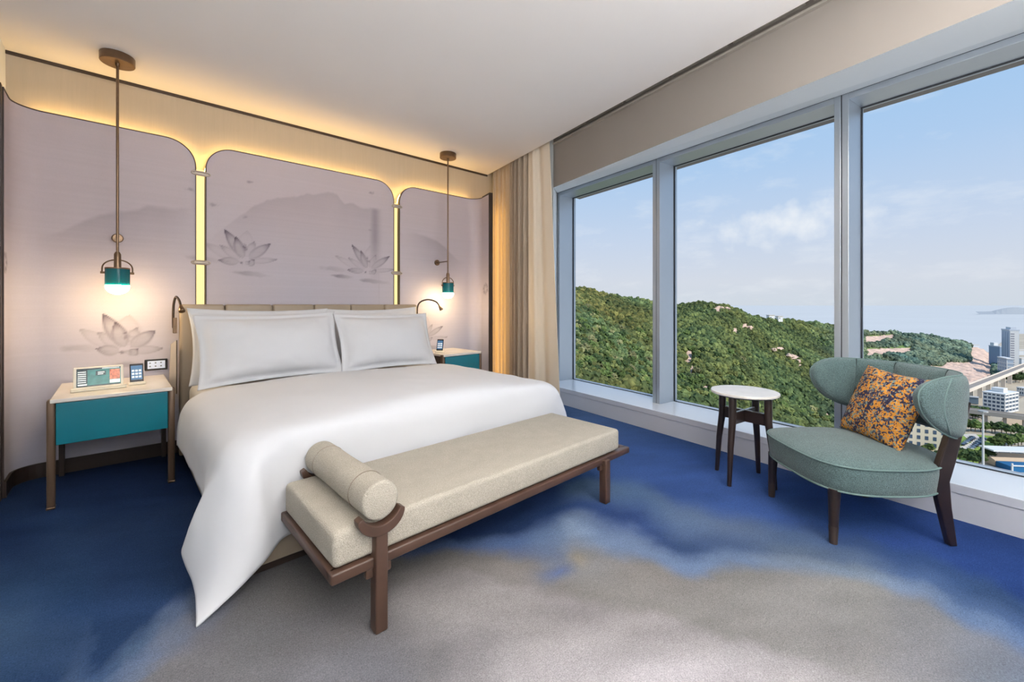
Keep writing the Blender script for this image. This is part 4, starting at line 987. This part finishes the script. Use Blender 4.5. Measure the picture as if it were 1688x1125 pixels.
# wooded hill: one ridge profile, distances measured along the view axis
RIDGE = np.array([(860,468,400,672,140),(943,478,420,640,190),(975,480,430,650,195),(1000,489,440,660,200),(1075,499,470,680,215),(1115,506,470,685,225),(1150,501,455,690,232),(1185,504,450,695,240),
    (1215,511,480,698,255),(1240,524,520,700,270),(1300,532,580,702,300),(1370,539,650,700,330),(1430,550,700,690,352),(1480,551,740,650,450),(1540,557,780,634,506),(1590,567,800,632,514),(1622,577,800,629,527),(1640,590,780,622,558),(1660,612,640,617,600)], float)
def ridge_at(px): return [np.interp(px, RIDGE[:, 0], RIDGE[:, k]) for k in (1, 2, 3, 4)]
def hill_z(px, d):
    pr_, dr, pf, df = ridge_at(px)
    zr = EYE-(pr_-HYP)/FPX*dr; zf = np.maximum(EYE-(pf-HYP)/FPX*df, GZ)
    s = (d-df)/np.maximum(dr-df, 1)
    z = zf+(zr-zf)*np.clip(s, 0, 1)**.95
    bump = 4.0*fbm(px*.012, d*.012, 4, 41)*np.clip(s*(1-s)*5, 0, 1)
    z = z+bump
    z = np.where(s > 1, zr-(d-dr)*.42, z)
    z = np.where(s < 0, zf+s*np.maximum(dr-df, 1)*.55, z)
    return np.maximum(z, GZ-2)
def is_rock(px, py):               # bare quarry face and terraces, in plan they follow the slope
    q = (px > 1556) & (px < 1637) & (py > 566+.15*(1640-px)+3*np.sin(px*.3)) & ~((px < 1598) & (py < 598))
    q |= (px > 1520) & (px < 1560) & (py > 604)
    for (xa, ya, xb, yb, h) in ((1425,561,1474,555,5.5),(1430,581,1505,577,5.5),(1344,690,1366,684,3.0)):
        t = np.clip((px-xa)/(xb-xa), 0, 1); q |= (px > xa) & (px < xb) & (np.abs(py-(ya+(yb-ya)*t)) < h*(1-.4*t))
    for (cx_, cy_, rx_, ry_) in ((1138,590,9,14),(1141,610,5,7),(1183,511,12,4),(1212,547,4,8),(1228,538,6,4),(1285,576,9,4),(1310,590,10,5),(1320,604,7,4),(1252,611,4,3),(1165,641,8,4)):
        q |= ((px-cx_)/rx_)**2+((py-cy_)/ry_)**2+.5*vnoise(px*.4, py*.4, 3) < 1
    return q
def is_meadow(px, py): return ((px > 1424) & (px < 1520) & (py > 551) & (py < 606) & (py < 560+.9*(1520-px)))|((px > 1345) & (px < 1372) & (py > 545) & (py < 572))
def build_hill():
    pxs = np.linspace(860, 1662, 330); sd = np.concatenate([np.linspace(-.35, 0, 14)[:-1], np.linspace(0, 1, 190), np.linspace(1, 1.45, 16)[1:]])
    PX, SS = np.meshgrid(pxs, sd, indexing='ij'); pr_, dr, pf, df = ridge_at(PX)
    D = df+(dr-df)*SS; Z = hill_z(PX, D)
    lat = (PX-CXP)/FPX*D; X = FW[0]*D+RT[0]*lat; Y = FW[1]*D+RT[1]*lat
    PY = HYP+FPX*(EYE-Z)/D
    rk = is_rock(PX, PY); md = is_meadow(PX, PY) & ~rk
    Z = Z+np.where(rk, 2.2*fbm(X*.25, Y*.25+Z*.2, 4, 51), 0)
    base = np.array(S(74,88,46)[:3]); c = np.tile(base, (PX.size, 1))*(1+.4*fbm(X.ravel()*.05, Y.ravel()*.05, 3, 61))[:, None]
    c[md.ravel()] = np.array(S(112,136,72)[:3])*(1+.35*fbm(X.ravel()*.08, Y.ravel()*.08, 3, 62))[md.ravel()][:, None]
    rc = np.array(S(205,176,160)[:3])*(1+.5*fbm(X.ravel()*.3, Z.ravel()*.25, 4, 63))[:, None]
    c[rk.ravel()] = rc[rk.ravel()]
    _, Fc = grid_mesh(np.zeros(PX.shape+(3,)).tolist())
    me = bpy.data.meshes.new('hill'); me.from_pydata(np.stack([X, Y, Z], -1).reshape(-1, 3).tolist(), [], Fc); set_cols(me, np.clip(c, 0, 1))
    me.materials.append(mat('hill_soil', (1, 1, 1, 1), .95, attr='Col')); me.polygons.foreach_set('use_smooth', [True]*len(me.polygons))
    return tag(link(bpy.data.objects.new('hill', me)), 'long wooded hill with bare rock patches and a quarry face', kind='structure')
build_hill()

# trees
M_leaf_far = mat('canopy_leaves', (1, 1, 1, 1), .9, attr='Col', spec=.15, bump=.0)
def ico(sub):
    bm = BM(); bmesh.ops.create_icosphere(bm, subdivisions=sub, radius=1.0); bm.verts.ensure_lookup_table()
    V = np.array([v.co for v in bm.verts]); Fc = np.array([[v.index for v in f.verts] for f in bm.faces]); bm.free(); return V, Fc
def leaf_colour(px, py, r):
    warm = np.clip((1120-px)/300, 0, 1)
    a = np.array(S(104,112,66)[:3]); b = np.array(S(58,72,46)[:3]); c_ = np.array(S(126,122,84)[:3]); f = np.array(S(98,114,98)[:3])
    far = np.clip((px-1330)/150, 0, 1)  # far crowns turn grey-green: distance haze put into the leaf colour
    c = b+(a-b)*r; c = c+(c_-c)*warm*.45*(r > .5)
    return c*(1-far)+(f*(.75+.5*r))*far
V2, F2 = ico(2); V3, F3 = ico(3)
crowns = []
for k in range(6):
    V = V3.copy(); n = np.array([mnoise.noise(Vector(p*2.1+k*9))*.5+mnoise.noise(Vector(p*5.3+k*3))*.55 for p in V]); V = V*(1+n)[:, None]
    V[:, 2] = np.where(V[:, 2] < 0, V[:, 2]*.7, V[:, 2]*.95)
    me = bpy.data.meshes.new('tree'); me.from_pydata(V.tolist(), [], F3.tolist())
    cols = np.tile(np.array([1, 1, 1.]), (len(V), 1))
    crowns.append(me)
LEAF = [mat('tree_leaves_%s' % n, S(*c), .9, objrand=.32, vary=.65, vscale=3.5, spec=.1) for n, c in (('olive', (108,114,68)), ('green', (82,98,56)), ('deep', (58,74,46)), ('dusty', (124,124,88)))]
mesh_by = {}
for i, me in enumerate(crowns):
    for j, lm in enumerate(LEAF):
        q = me.copy(); q.materials.clear(); q.materials.append(lm); mesh_by[(i, j)] = q
def inview(px, py):
    ok = (px > 864) & (px < 1700); sill = 622+(px-944)*.2137
    return ok & (py < sill+45)
cand = []
T = 130000
tp = rng.uniform(866, 1660, T); ts = rng.uniform(-.12, 1.02, T); pr_, dr, pf, df = ridge_at(tp)
td = df+(dr-df)*ts
keep = rng.random(T) < (td/800)*np.clip((dr-df)/260, .2, 1.4)      # even density on the ground
tp, td = tp[keep], td[keep]; tz = hill_z(tp, td); tpy = HYP+FPX*(EYE-tz)/td
ok = inview(tp, tpy) & ~is_rock(tp, tpy+1) & ~is_rock(tp, tpy-2) & ~(is_meadow(tp, tpy) & (rng.random(len(tp)) < .88))
tp, td, tz, tpy = tp[ok], td[ok], tz[ok], tpy[ok]
tr = (1.15+1.75*rng.random(len(tp))**1.7)*np.where(td > 560, 1.5, 1.0)
tx = FW[0]*td+RT[0]*(tp-CXP)/FPX*td; ty = FW[1]*td+RT[1]*(tp-CXP)/FPX*td
# thin out crowns that sit too close together
order = rng.permutation(len(tp)); cell = {}; sel = []
for i in order:
    k = (int(tx[i]//3.6), int(ty[i]//3.6)); good = True
    for a in (-1, 0, 1):
        for b in (-1, 0, 1):
            for j in cell.get((k[0]+a, k[1]+b), ()):
                if (tx[i]-tx[j])**2+(ty[i]-ty[j])**2 < (.58*(tr[i]+tr[j])*.85)**2: good = False
    if good: cell.setdefault(k, []).append(i); sel.append(i)
sel = np.array(sel)
vis = (tp[sel] > 930) & inview(tp[sel], tpy[sel]-6) & (tpy[sel] < 612+(tp[sel]-944)*.2137)
near = sel[vis][np.argsort(-(tr[sel[vis]]/td[sel[vis]]))][:250]
nearset = set(near.tolist())
for i in near:
    j = int(rng.choice([0, 1, 2, 3], p=[.36, .3, .18, .16])) if tp[i] < 1130 else int(rng.choice([0, 1, 2, 3], p=[.3, .4, .2, .1]))
    o = bpy.data.objects.new('tree', mesh_by[(int(rng.integers(6)), j)]); COL.objects.link(o)
    r = tr[i]; o.location = (tx[i], ty[i], tz[i]+r*.6); o.scale = (r*rng.uniform(.9, 1.15), r*rng.uniform(.9, 1.15), r*rng.uniform(.85, 1.2)); o.rotation_euler = (0, 0, rng.uniform(0, 6.28))
    tag(o, '%s tree in the hillside wood, %s' % (('olive green', 'mid green', 'deep green', 'dusty pale green')[j], 'seen through the narrow window bay' if tp[i] < 1082 else ('middle bay left of the table' if tp[i] < 1225 else 'middle bay right of the table') if tp[i] < 1387 else 'bay behind the armchair'), 'tree', 'trees of the hillside wood')
pn = fbm(tx*.035, ty*.035, 3, 91); pn2 = fbm(tx*.02+9, ty*.02, 2, 95)
rest = np.array([i for i in sel if i not in nearset])
def canopy(idx, name, label):
    n = len(idx); nv = len(V2); A = np.zeros((n, nv, 3)); C = np.zeros((n, nv, 3)); Fa = np.zeros((n, len(F2), 3), int)
    for q, i in enumerate(idx):
        r = tr[i]; n3 = 1+.55*(rng.random(nv)-.5); a = rng.uniform(0, 6.28); ca, sa = math.cos(a), math.sin(a)
        V = V2*n3[:, None]*np.array([r*rng.uniform(.9, 1.2), r*rng.uniform(.9, 1.2), r*rng.uniform(.85, 1.25)])
        A[q, :, 0] = V[:, 0]*ca-V[:, 1]*sa+tx[i]; A[q, :, 1] = V[:, 0]*sa+V[:, 1]*ca+ty[i]; A[q, :, 2] = V[:, 2]+tz[i]+r*.6
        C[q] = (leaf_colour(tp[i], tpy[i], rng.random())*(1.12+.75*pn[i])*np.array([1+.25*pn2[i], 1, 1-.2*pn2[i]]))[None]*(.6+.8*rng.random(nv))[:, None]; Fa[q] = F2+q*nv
    me = bpy.data.meshes.new(name); me.from_pydata(A.reshape(-1, 3).tolist(), [], Fa.reshape(-1, 3).tolist()); set_cols(me, C.reshape(-1, 3)); me.materials.append(M_leaf_far)
    return tag(link(bpy.data.objects.new(name, me)), label, 'forest', kind='stuff')
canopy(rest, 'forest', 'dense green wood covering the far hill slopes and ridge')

# rocks standing out of the wood
def boulder(px, py, d, r, k, label):
    V = V3.copy(); n = np.array([mnoise.noise(Vector(p*1.4+k*5))*.6 for p in V]); V = V*(1+n)[:, None]*np.array([r*1.3, r, r*.8])
    p = atd(px, py, d-6); o = obj('rock_outcrop', ((V+np.array(p)).tolist(), F3.tolist()), M_rock); return tag(o, label, 'rock', 'bare rocks on the hillside')
for k, (px, py, d, r, l) in enumerate(((1132,582,345,3.2,'upper pale rock of the slide left of the side table'),(1139,592,338,4.0,'large middle pale rock of the slide left of the side table'),(1141,604,330,3.0,'lowest pale rock of the slide left of the side table'),
    (1176,511,450,3.6,'left pale boulder on the hilltop'),(1187,509,450,3.4,'middle pale boulder on the hilltop'),(1199,510,452,2.6,'right pale boulder on the hilltop'),(1211,548,420,2.6,'small tall rock below the hilltop'),
    (1236,541,460,2.8,'pale rock on the slope right of the hilltop'),(1276,577,430,2.4,'low rock in the wood above the side table'),(1302,588,440,3.4,'grey rock heap above the armchair wing'),(1316,596,440,2.4,'small rock beside the grey heap above the armchair wing'))):
    boulder(px, py, d, r, k, l)

# buildings: body in a plan rectangle given by its near lower corner, heading and size
def building(name, label, corner, ang_, w, dp, h, parts_fn, cat='building'):
    t = thing(name, label, cat, corner, ang_); parts_fn(t, w, dp, h); return t
def floors(t, w, dp, h, n, wallm, glassm, fin=5):
    obj('core', box(BM(), .4, w-.4, .4, dp-.4, 0, h-.3), glassm, t)
    fh = h/n
    for k in range(n):
        obj('spandrel', box(BM(), 0, w, 0, dp, k*fh, k*fh+fh*.42), wallm, t)
    obj('roof', box(BM(), -.2, w+.2, -.2, dp+.2, h-.6, h+.5), wallm, t)
    for k in range(fin+1):
        x = k*(w-.6)/fin; obj('pier', box(BM(), x, x+.6, -.15, .5, 0, h), wallm, t)
    for k in range(fin-1):
        y = (k+1)*(dp-.6)/(fin-1); obj('pier', box(BM(), w-.5, w+.15, y, y+.6, 0, h), wallm, t)
# blocks are set out by three ground corners: left end, near corner, right end
def block3(name, label, Lp, Cp, Rp, h, fn):
    Rpx = Rp[0]; Lp, Cp = flat(*Lp), flat(*Cp); e = Cp-Lp
    ax_ = Vector((-e.y, e.x, 0)).normalized(); u_ = (Rpx-CXP)/FPX; r_ = FW+RT*u_; den = ax_.x*(-r_[1])+ax_.y*r_[0]
    dp_ = ((-Cp.x)*(-r_[1])+(-Cp.y)*r_[0])/den
    return building(name, label, Lp, math.atan2(e.y, e.x), e.length, min(max(dp_, 6), 40), h, fn)
def tower_parts(t, w, dp, h):
    obj('tower_body', box(BM(), 0, w, 0, dp, 0, h), mat('tower_side', S(176,188,206), .6), t)
    obj('sunlit_face', box(BM(), w-.6, w+.5, .4, dp-.4, 0, h-1), M_bwhite, t)  # whiter than the body: sunlight on this side is put into the colour
    for k in range(16):
        z = 3+k*(h-6)/16; obj('window_band', box(BM(), w+.45, w+.65, dp*.12, dp*.5, z, z+1.5), mat('band_glass', S(150,150,160), .3), t)
    for k in range(3):
        x = w*(.10+.3*k); obj('glass_strip', box(BM(), x, x+w*.13, -.2, .1, 3, h-3), mat('strip_glass', S(134,152,182), .3), t)
    obj('roof_crown', box(BM(), w*.3, w*.9, dp*.2, dp*.8, h, h+4), mat('crown', S(205,208,214), .6), t)
    obj('parapet', box(BM(), -.4, w+.6, -.4, dp+.4, h-1.2, h+.8), mat('crown2', S(196,202,212), .6), t)
block3('tower_block', 'tall white and blue tower block rising over the road viaduct', (1651, 609), (1664, 613), (1680, 609), 60, tower_parts)
def podium_parts(t, w, dp, h):
    obj('podium_body', box(BM(), 0, w, 0, dp, 0, h), mat('podium', S(160,174,192), .6), t)
    for k in range(4): obj('floor_band', box(BM(), -.2, w+.3, -.3, dp, h*(.12+.2*k), h*(.12+.2*k)+1.0), M_bwhite, t)
    for k in range(6): obj('mullion', box(BM(), w*(k/5.)-.3, w*(k/5.)+.3, -.4, .2, 0, h*.9), M_bwhite, t)
    obj('roof_slab', box(BM(), -.6, w+.6, -.6, dp, h-.8, h+.6), M_bwhite, t)
block3('podium_block', 'low pale glazed block at the foot of the tower', (1645, 617), (1660, 621), (1669, 617), 24, podium_parts)
block3('annex_block', 'blue-grey annex between the quarry and the tower', (1630, 603), (1648, 606), (1655, 603), 32, lambda t, w, dp, h: (obj('annex_body', box(BM(), 0, w, 0, dp, 0, h), mat('annex', S(132,154,180), .5), t), obj('annex_top', box(BM(), 1, w*.4, 1, dp, h, h+5), M_bwhite, t), obj('annex_roof', box(BM(), -.3, w+.3, -.3, dp, h-1, h+.4), M_facade, t)))
# parking building
block3('office_block', 'white office block with horizontal window bands and roof plant', (1620, 677), (1657, 683), (1679, 670), 17,
         lambda t, w, dp, h: (floors(t, w, dp, h, 5, M_bwhite, M_bglass), obj('roof_plant', box(BM(), w*.2, w*.75, dp*.3, dp*.6, h+.4, h+4), M_bwhite, t)))
block3('office_block', 'low white block at the right edge behind the office block', (1676, 651), (1692, 654), (1700, 648), 8, lambda t, w, dp, h: floors(t, w, dp, h, 2, M_bwhite, M_bglass, 4))
block3('shed', 'small blue-grey shed beside the office block', (1595, 665), (1613, 667), (1619, 664), 6, lambda t, w, dp, h: (obj('shed_wall', box(BM(), 0, w, 0, dp, 0, h), mat('shed', S(120,140,158), .6), t), obj('shed_roof', box(BM(), -.4, w+.4, -.4, dp+.4, h, h+.6), M_facade, t)))
def hotel_parts(t, w, dp, h):
    obj('hotel_wall', box(BM(), 0, w, 0, dp, 0, h), mat('cream_facade', S(226,214,190), .7), t)
    for i in range(6):
        for k in range(4): obj('window', box(BM(), 2+i*(w-3)/6, 2+i*(w-3)/6+1.6, -.12, .1, 4+k*4.3, 6.4+k*4.3), M_bglass, t)
    obj('cornice', box(BM(), -.5, w+.5, -.5, dp, h, h+.8), M_bwhite, t)
building('hotel_block', 'cream block with rows of small windows seen under the chair wing', flat(1492, 742), -TH-.55, 26, 12, 24, hotel_parts)
for k, (px, py, d, w, h, l) in enumerate(((1268,526,560,7,4.5,'left white house on the ridge'),(1283,527,560,6,4.0,'right white house on the ridge'))):
    p = atd(px, py, d-12); building('ridge_house', l, p, -TH, w, 6, h, lambda t, w, dp, h: (obj('house_wall', box(BM(), 0, w, 0, dp, -3, h), M_bwhite, t), obj('roof', box(BM(), -.5, w+.5, -.5, dp+.5, h, h+.6), M_conc, t), obj('window', box(BM(), w*.2, w*.4, -.1, .1, 1, 2.4), M_bglass, t)))
for k, (px, py, w, h, l) in enumerate(((1676,586,34,9,'far white warehouse right of the tower'),(1684,600,24,8,'far pink roofed hall right of the tower'),(1600,573,20,5,'low pale house at the far shore'))):
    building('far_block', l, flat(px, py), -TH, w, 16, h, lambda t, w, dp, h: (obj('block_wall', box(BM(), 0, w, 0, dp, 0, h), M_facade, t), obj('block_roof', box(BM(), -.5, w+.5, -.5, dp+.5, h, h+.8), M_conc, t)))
# far shore ridge, its haze put into the grey colour
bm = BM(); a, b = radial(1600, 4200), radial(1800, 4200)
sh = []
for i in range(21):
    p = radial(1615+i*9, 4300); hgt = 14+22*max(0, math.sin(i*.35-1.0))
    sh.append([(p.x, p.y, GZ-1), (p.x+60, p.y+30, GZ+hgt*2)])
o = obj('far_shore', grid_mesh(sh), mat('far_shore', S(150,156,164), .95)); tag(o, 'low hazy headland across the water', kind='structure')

# elevated roads
def viaduct(label, A, B, h, w, n, m, piers, wall=1.1, px_w=1.6):
    t = thing('road_viaduct', label, 'viaduct', (A.x, A.y, GZ)); d = Vector((B.x-A.x, B.y-A.y, 0)); L = d.length; d.normalize(); s = Vector((-d.y, d.x, 0))
    def pb(a0, a1, s0, s1, z0, z1):
        lo = [d*a0+s*s0, d*a1+s*s0, d*a1+s*s1, d*a0+s*s1]; return hexa(BM(), [(p.x, p.y, z0) for p in lo], [(p.x, p.y, z1) for p in lo])
    obj('deck', pb(0, L, -w/2, w/2, h-2.2, h), m, t); obj('roadway', pb(0, L, -w/2+.8, w/2-.8, h+.01, h+.1), M_asph, t)
    for q in (-1, 1):
        a, b = sorted((q*w/2, q*(w/2-.4))); obj('parapet', pb(0, L, a, b, h, h+wall), m, t)
    for k in range(piers):
        a = (k+.5)*L/piers; obj('pier', pb(a-px_w/2, a+px_w/2, -w*.22, w*.22, 0, h-2.2), m, t)
    return t
hv = 15.0
def lifted(px, py, h): return gp(px, py, GZ+h)
viaduct('long pale viaduct running up towards the tower', lifted(1556, 655, hv), lifted(1712, 594, hv), hv, 8, 0, mat('white_concrete', S(222,210,198), .8), 13)  # whole viaduct in one white concrete
viaduct('nearer grey viaduct crossing in front of the office block', lifted(1500, 664, 12), lifted(1740, 693, 12), 12, 9, 0, mat('grey_concrete', S(176,166,156), .8), 8, 1.0, 1.8)
# roads, lots, lawns on the plain
for pts, m, z, l in (
    (((1560,690),(1600,680),(1700,640),(1700,648),(1604,694),(1560,706)), M_asph, .05, 'service road below the viaducts'),
    (((1655,690),(1700,680),(1700,708),(1640,706)), mat('bare_earth', S(196,168,138), .95, vary=.1, vscale=.2), .06, 'bare earth lot beyond the near viaduct'),
    (((1555,712),(1665,722),(1650,738),(1632,752),(1600,770),(1540,766)), M_lawn, .08, 'bright green lawn of the park'),
    (((1585,716),(1608,716),(1622,727),(1590,745),(1570,742),(1602,730)), M_conc, .13, 'curving pale car park in the lawn'),
    (((1480,712),(1560,712),(1545,770),(1480,770)), mat('plaza_paving', S(214,196,172), .9, vary=.1, vscale=.2), .07, 'pale paved plaza behind the chair'),
    (((1548,774),(1700,774),(1700,800),(1548,800)), mat('terrace_roof', S(206,200,192), .9, vary=.1, vscale=.3), .09, 'pale roofs just below the window'),
    (((1632,752),(1652,738),(1700,734),(1700,772),(1640,772)), mat('dark_lot', S(92,96,100), .9, vary=.2, vscale=.2), .1, 'dark car lot beside the grandstand')):
    poly('ground_patch', [flat(*p) for p in pts], m, GZ+z, l, th=.3)
# lamp mast
pm = flat(1620.5, 772); mast = thing('light_mast', 'tall slim light mast standing beside the park', 'mast', pm)
hm = 96.2-(680-HYP)/FPX*(FPX*96.2/(772-HYP))
obj('mast_pole', lathe(BM(), [(0, 0), (.62, 0), (.38, hm), (0, hm)], 12), mat('galvanised', S(206,206,204), .5), mast)
obj('lamp_ring', lathe(BM(), [(0, hm), (2.2, hm+.1), (2.2, hm+.9), (0, hm+1.2)], 10), mat('lamp_ring', S(170,170,168), .5), mast)
# grandstand with a blue pool
gs = thing('grandstand', 'grandstand with white roof frame and blue court at the lower right', 'grandstand', flat(1668, 779), -TH-.12)
obj('court', box(BM(), 0, 22, 0, 9, 0, 3.2), mat('blue_court', S(10,98,150), .6), gs)
obj('terrace', hexa(BM(), [(0, 9.5, 0), (22, 9.5, 0), (22, 16, 0), (0, 16, 0)], [(0, 9.5, 3.4), (22, 9.5, 3.4), (22, 16, 6), (0, 16, 6)]), mat('terrace_tan', S(204,182,160), .9), gs)
obj('roof', box(BM(), -2, 24, 8, 17, 9.0, 9.8), M_bwhite, gs)
for x in (0, 7, 14, 21): obj('roof_post', box(BM(), x-.25, x+.25, 15.5, 16, 6, 9.0), M_bwhite, gs)
for x in (0, 11, 22): obj('frame_post', box(BM(), x-.3, x+.3, -.5, .1, 0, 5.2), M_bwhite, gs)
obj('frame_beam', box(BM(), -.3, 22.3, -.5, .0, 3.6, 4.2), M_bwhite, gs)
# parked cars
ORD = ['first', 'second', 'third', 'fourth', 'fifth', 'sixth', 'seventh', 'eighth', 'ninth', 'tenth', 'eleventh', 'twelfth', 'thirteenth', 'fourteenth', 'fifteenth', 'sixteenth']
CARC = [S(36,40,52), S(70,78,96), S(206,206,206), S(120,126,136), S(24,24,28)]
def car(px, py, k, label, group):
    t = thing('car', label, 'car', flat(px, py, .15), -TH+.7+.1*k, group)
    cm = mat('car_paint_%s' % 'abcde'[k % 5], CARC[k % 5], .35)
    obj('car_body', box(BM(), -2.3, 2.3, -.9, .9, .3, .95, .15), cm, t); obj('cabin', hexa(BM(), [(-1.5, -.8, .95), (1.2, -.8, .95), (1.2, .8, .95), (-1.5, .8, .95)], [(-1.0, -.65, 1.5), (.6, -.65, 1.5), (.6, .65, 1.5), (-1.0, .65, 1.5)]), M_bglass, t)
for k in range(7): car(1588+k*2.6, 734.5-k*1.9, k, '%s car from the left in the left row of the curving car park' % ORD[k], 'left row of the curving car park')
for k in range(8): car(1602+k*2.8, 741-k*2.3, k+2, '%s car from the left in the right row of the curving car park' % ORD[k], 'right row of the curving car park')
for k in range(24): car(1640+(k % 8)*6.5-(k//8)*2, 745+(k//8)*7, k+(k//8)*3, '%s car from the left in the %s row of the dark lot' % (ORD[k % 8], ('far', 'middle', 'near')[k//8]), 'cars in the dark lot')
# park and street trees
def street_tree(px, py, r, label, group, j):
    p = flat(px, py); t = thing('tree', label, 'tree', p, 0, group)
    o = bpy.data.objects.new('crown', mesh_by[(int(rng.integers(6)), j)]); COL.objects.link(o); o.parent = t; o.location = (0, 0, r*1.7); o.scale = (r, r, r); o.rotation_euler = (0, 0, rng.uniform(0, 6))
    obj('trunk', lathe(BM(), [(.25, 0), (.18, r*1.4)], 8), mat('trunk_bark', S(90,78,64), .9), t)
for k in range(16): street_tree(1557+k*8.5+rng.uniform(-2, 2), 706+k*.9+rng.uniform(-1.5, 1.5), rng.uniform(2.2, 3.4), '%s tree from the left in the row along the far lawn edge' % ORD[k], 'trees along the far edge of the lawn', 1+int(k % 2))
for k, (px, py, r) in enumerate(((1556,766,3.6),(1563,764,3.0),(1572,763,3.8),(1582,764,3.6),(1594,765,3.4),(1604,768,3.0),(1614,768,3.2),(1627,762,3.4))): street_tree(px, py, r, '%s tree from the left in the row just beyond the sill' % ORD[k], 'trees just beyond the sill by the mast', 1+(k % 2))
for k in range(14): street_tree(1590+(k % 7)*6+rng.uniform(-2, 2), 686+(k//7)*5+rng.uniform(-1, 1), rng.uniform(2.4, 3.4), '%s tree from the left in the %s row under the near viaduct' % (ORD[k % 7], ('far', 'near')[k//7]), 'trees under the near viaduct', 2)
for k in range(9): street_tree(1640+k*5.5, 738-k*.3+rng.uniform(-2, 2), rng.uniform(2.2, 3.2), '%s tree from the left between the lawn and the dark lot' % ORD[k], 'trees by the dark car lot', 1)
for k in range(10): street_tree(1662+(k % 5)*6, 626+(k//5)*5+rng.uniform(-1, 1), rng.uniform(3, 4), '%s tree from the left in the %s row right of the long viaduct' % (ORD[k % 5], ('far', 'near')[k//5]), 'trees right of the long viaduct', 2)
for k, (px, py) in enumerate(((1502,736),(1510,742),(1532,748),(1520,752))): street_tree(px, py, 2.4, '%s small tree from the left on the plaza behind the chair' % ORD[k], 'trees on the plaza', 1)
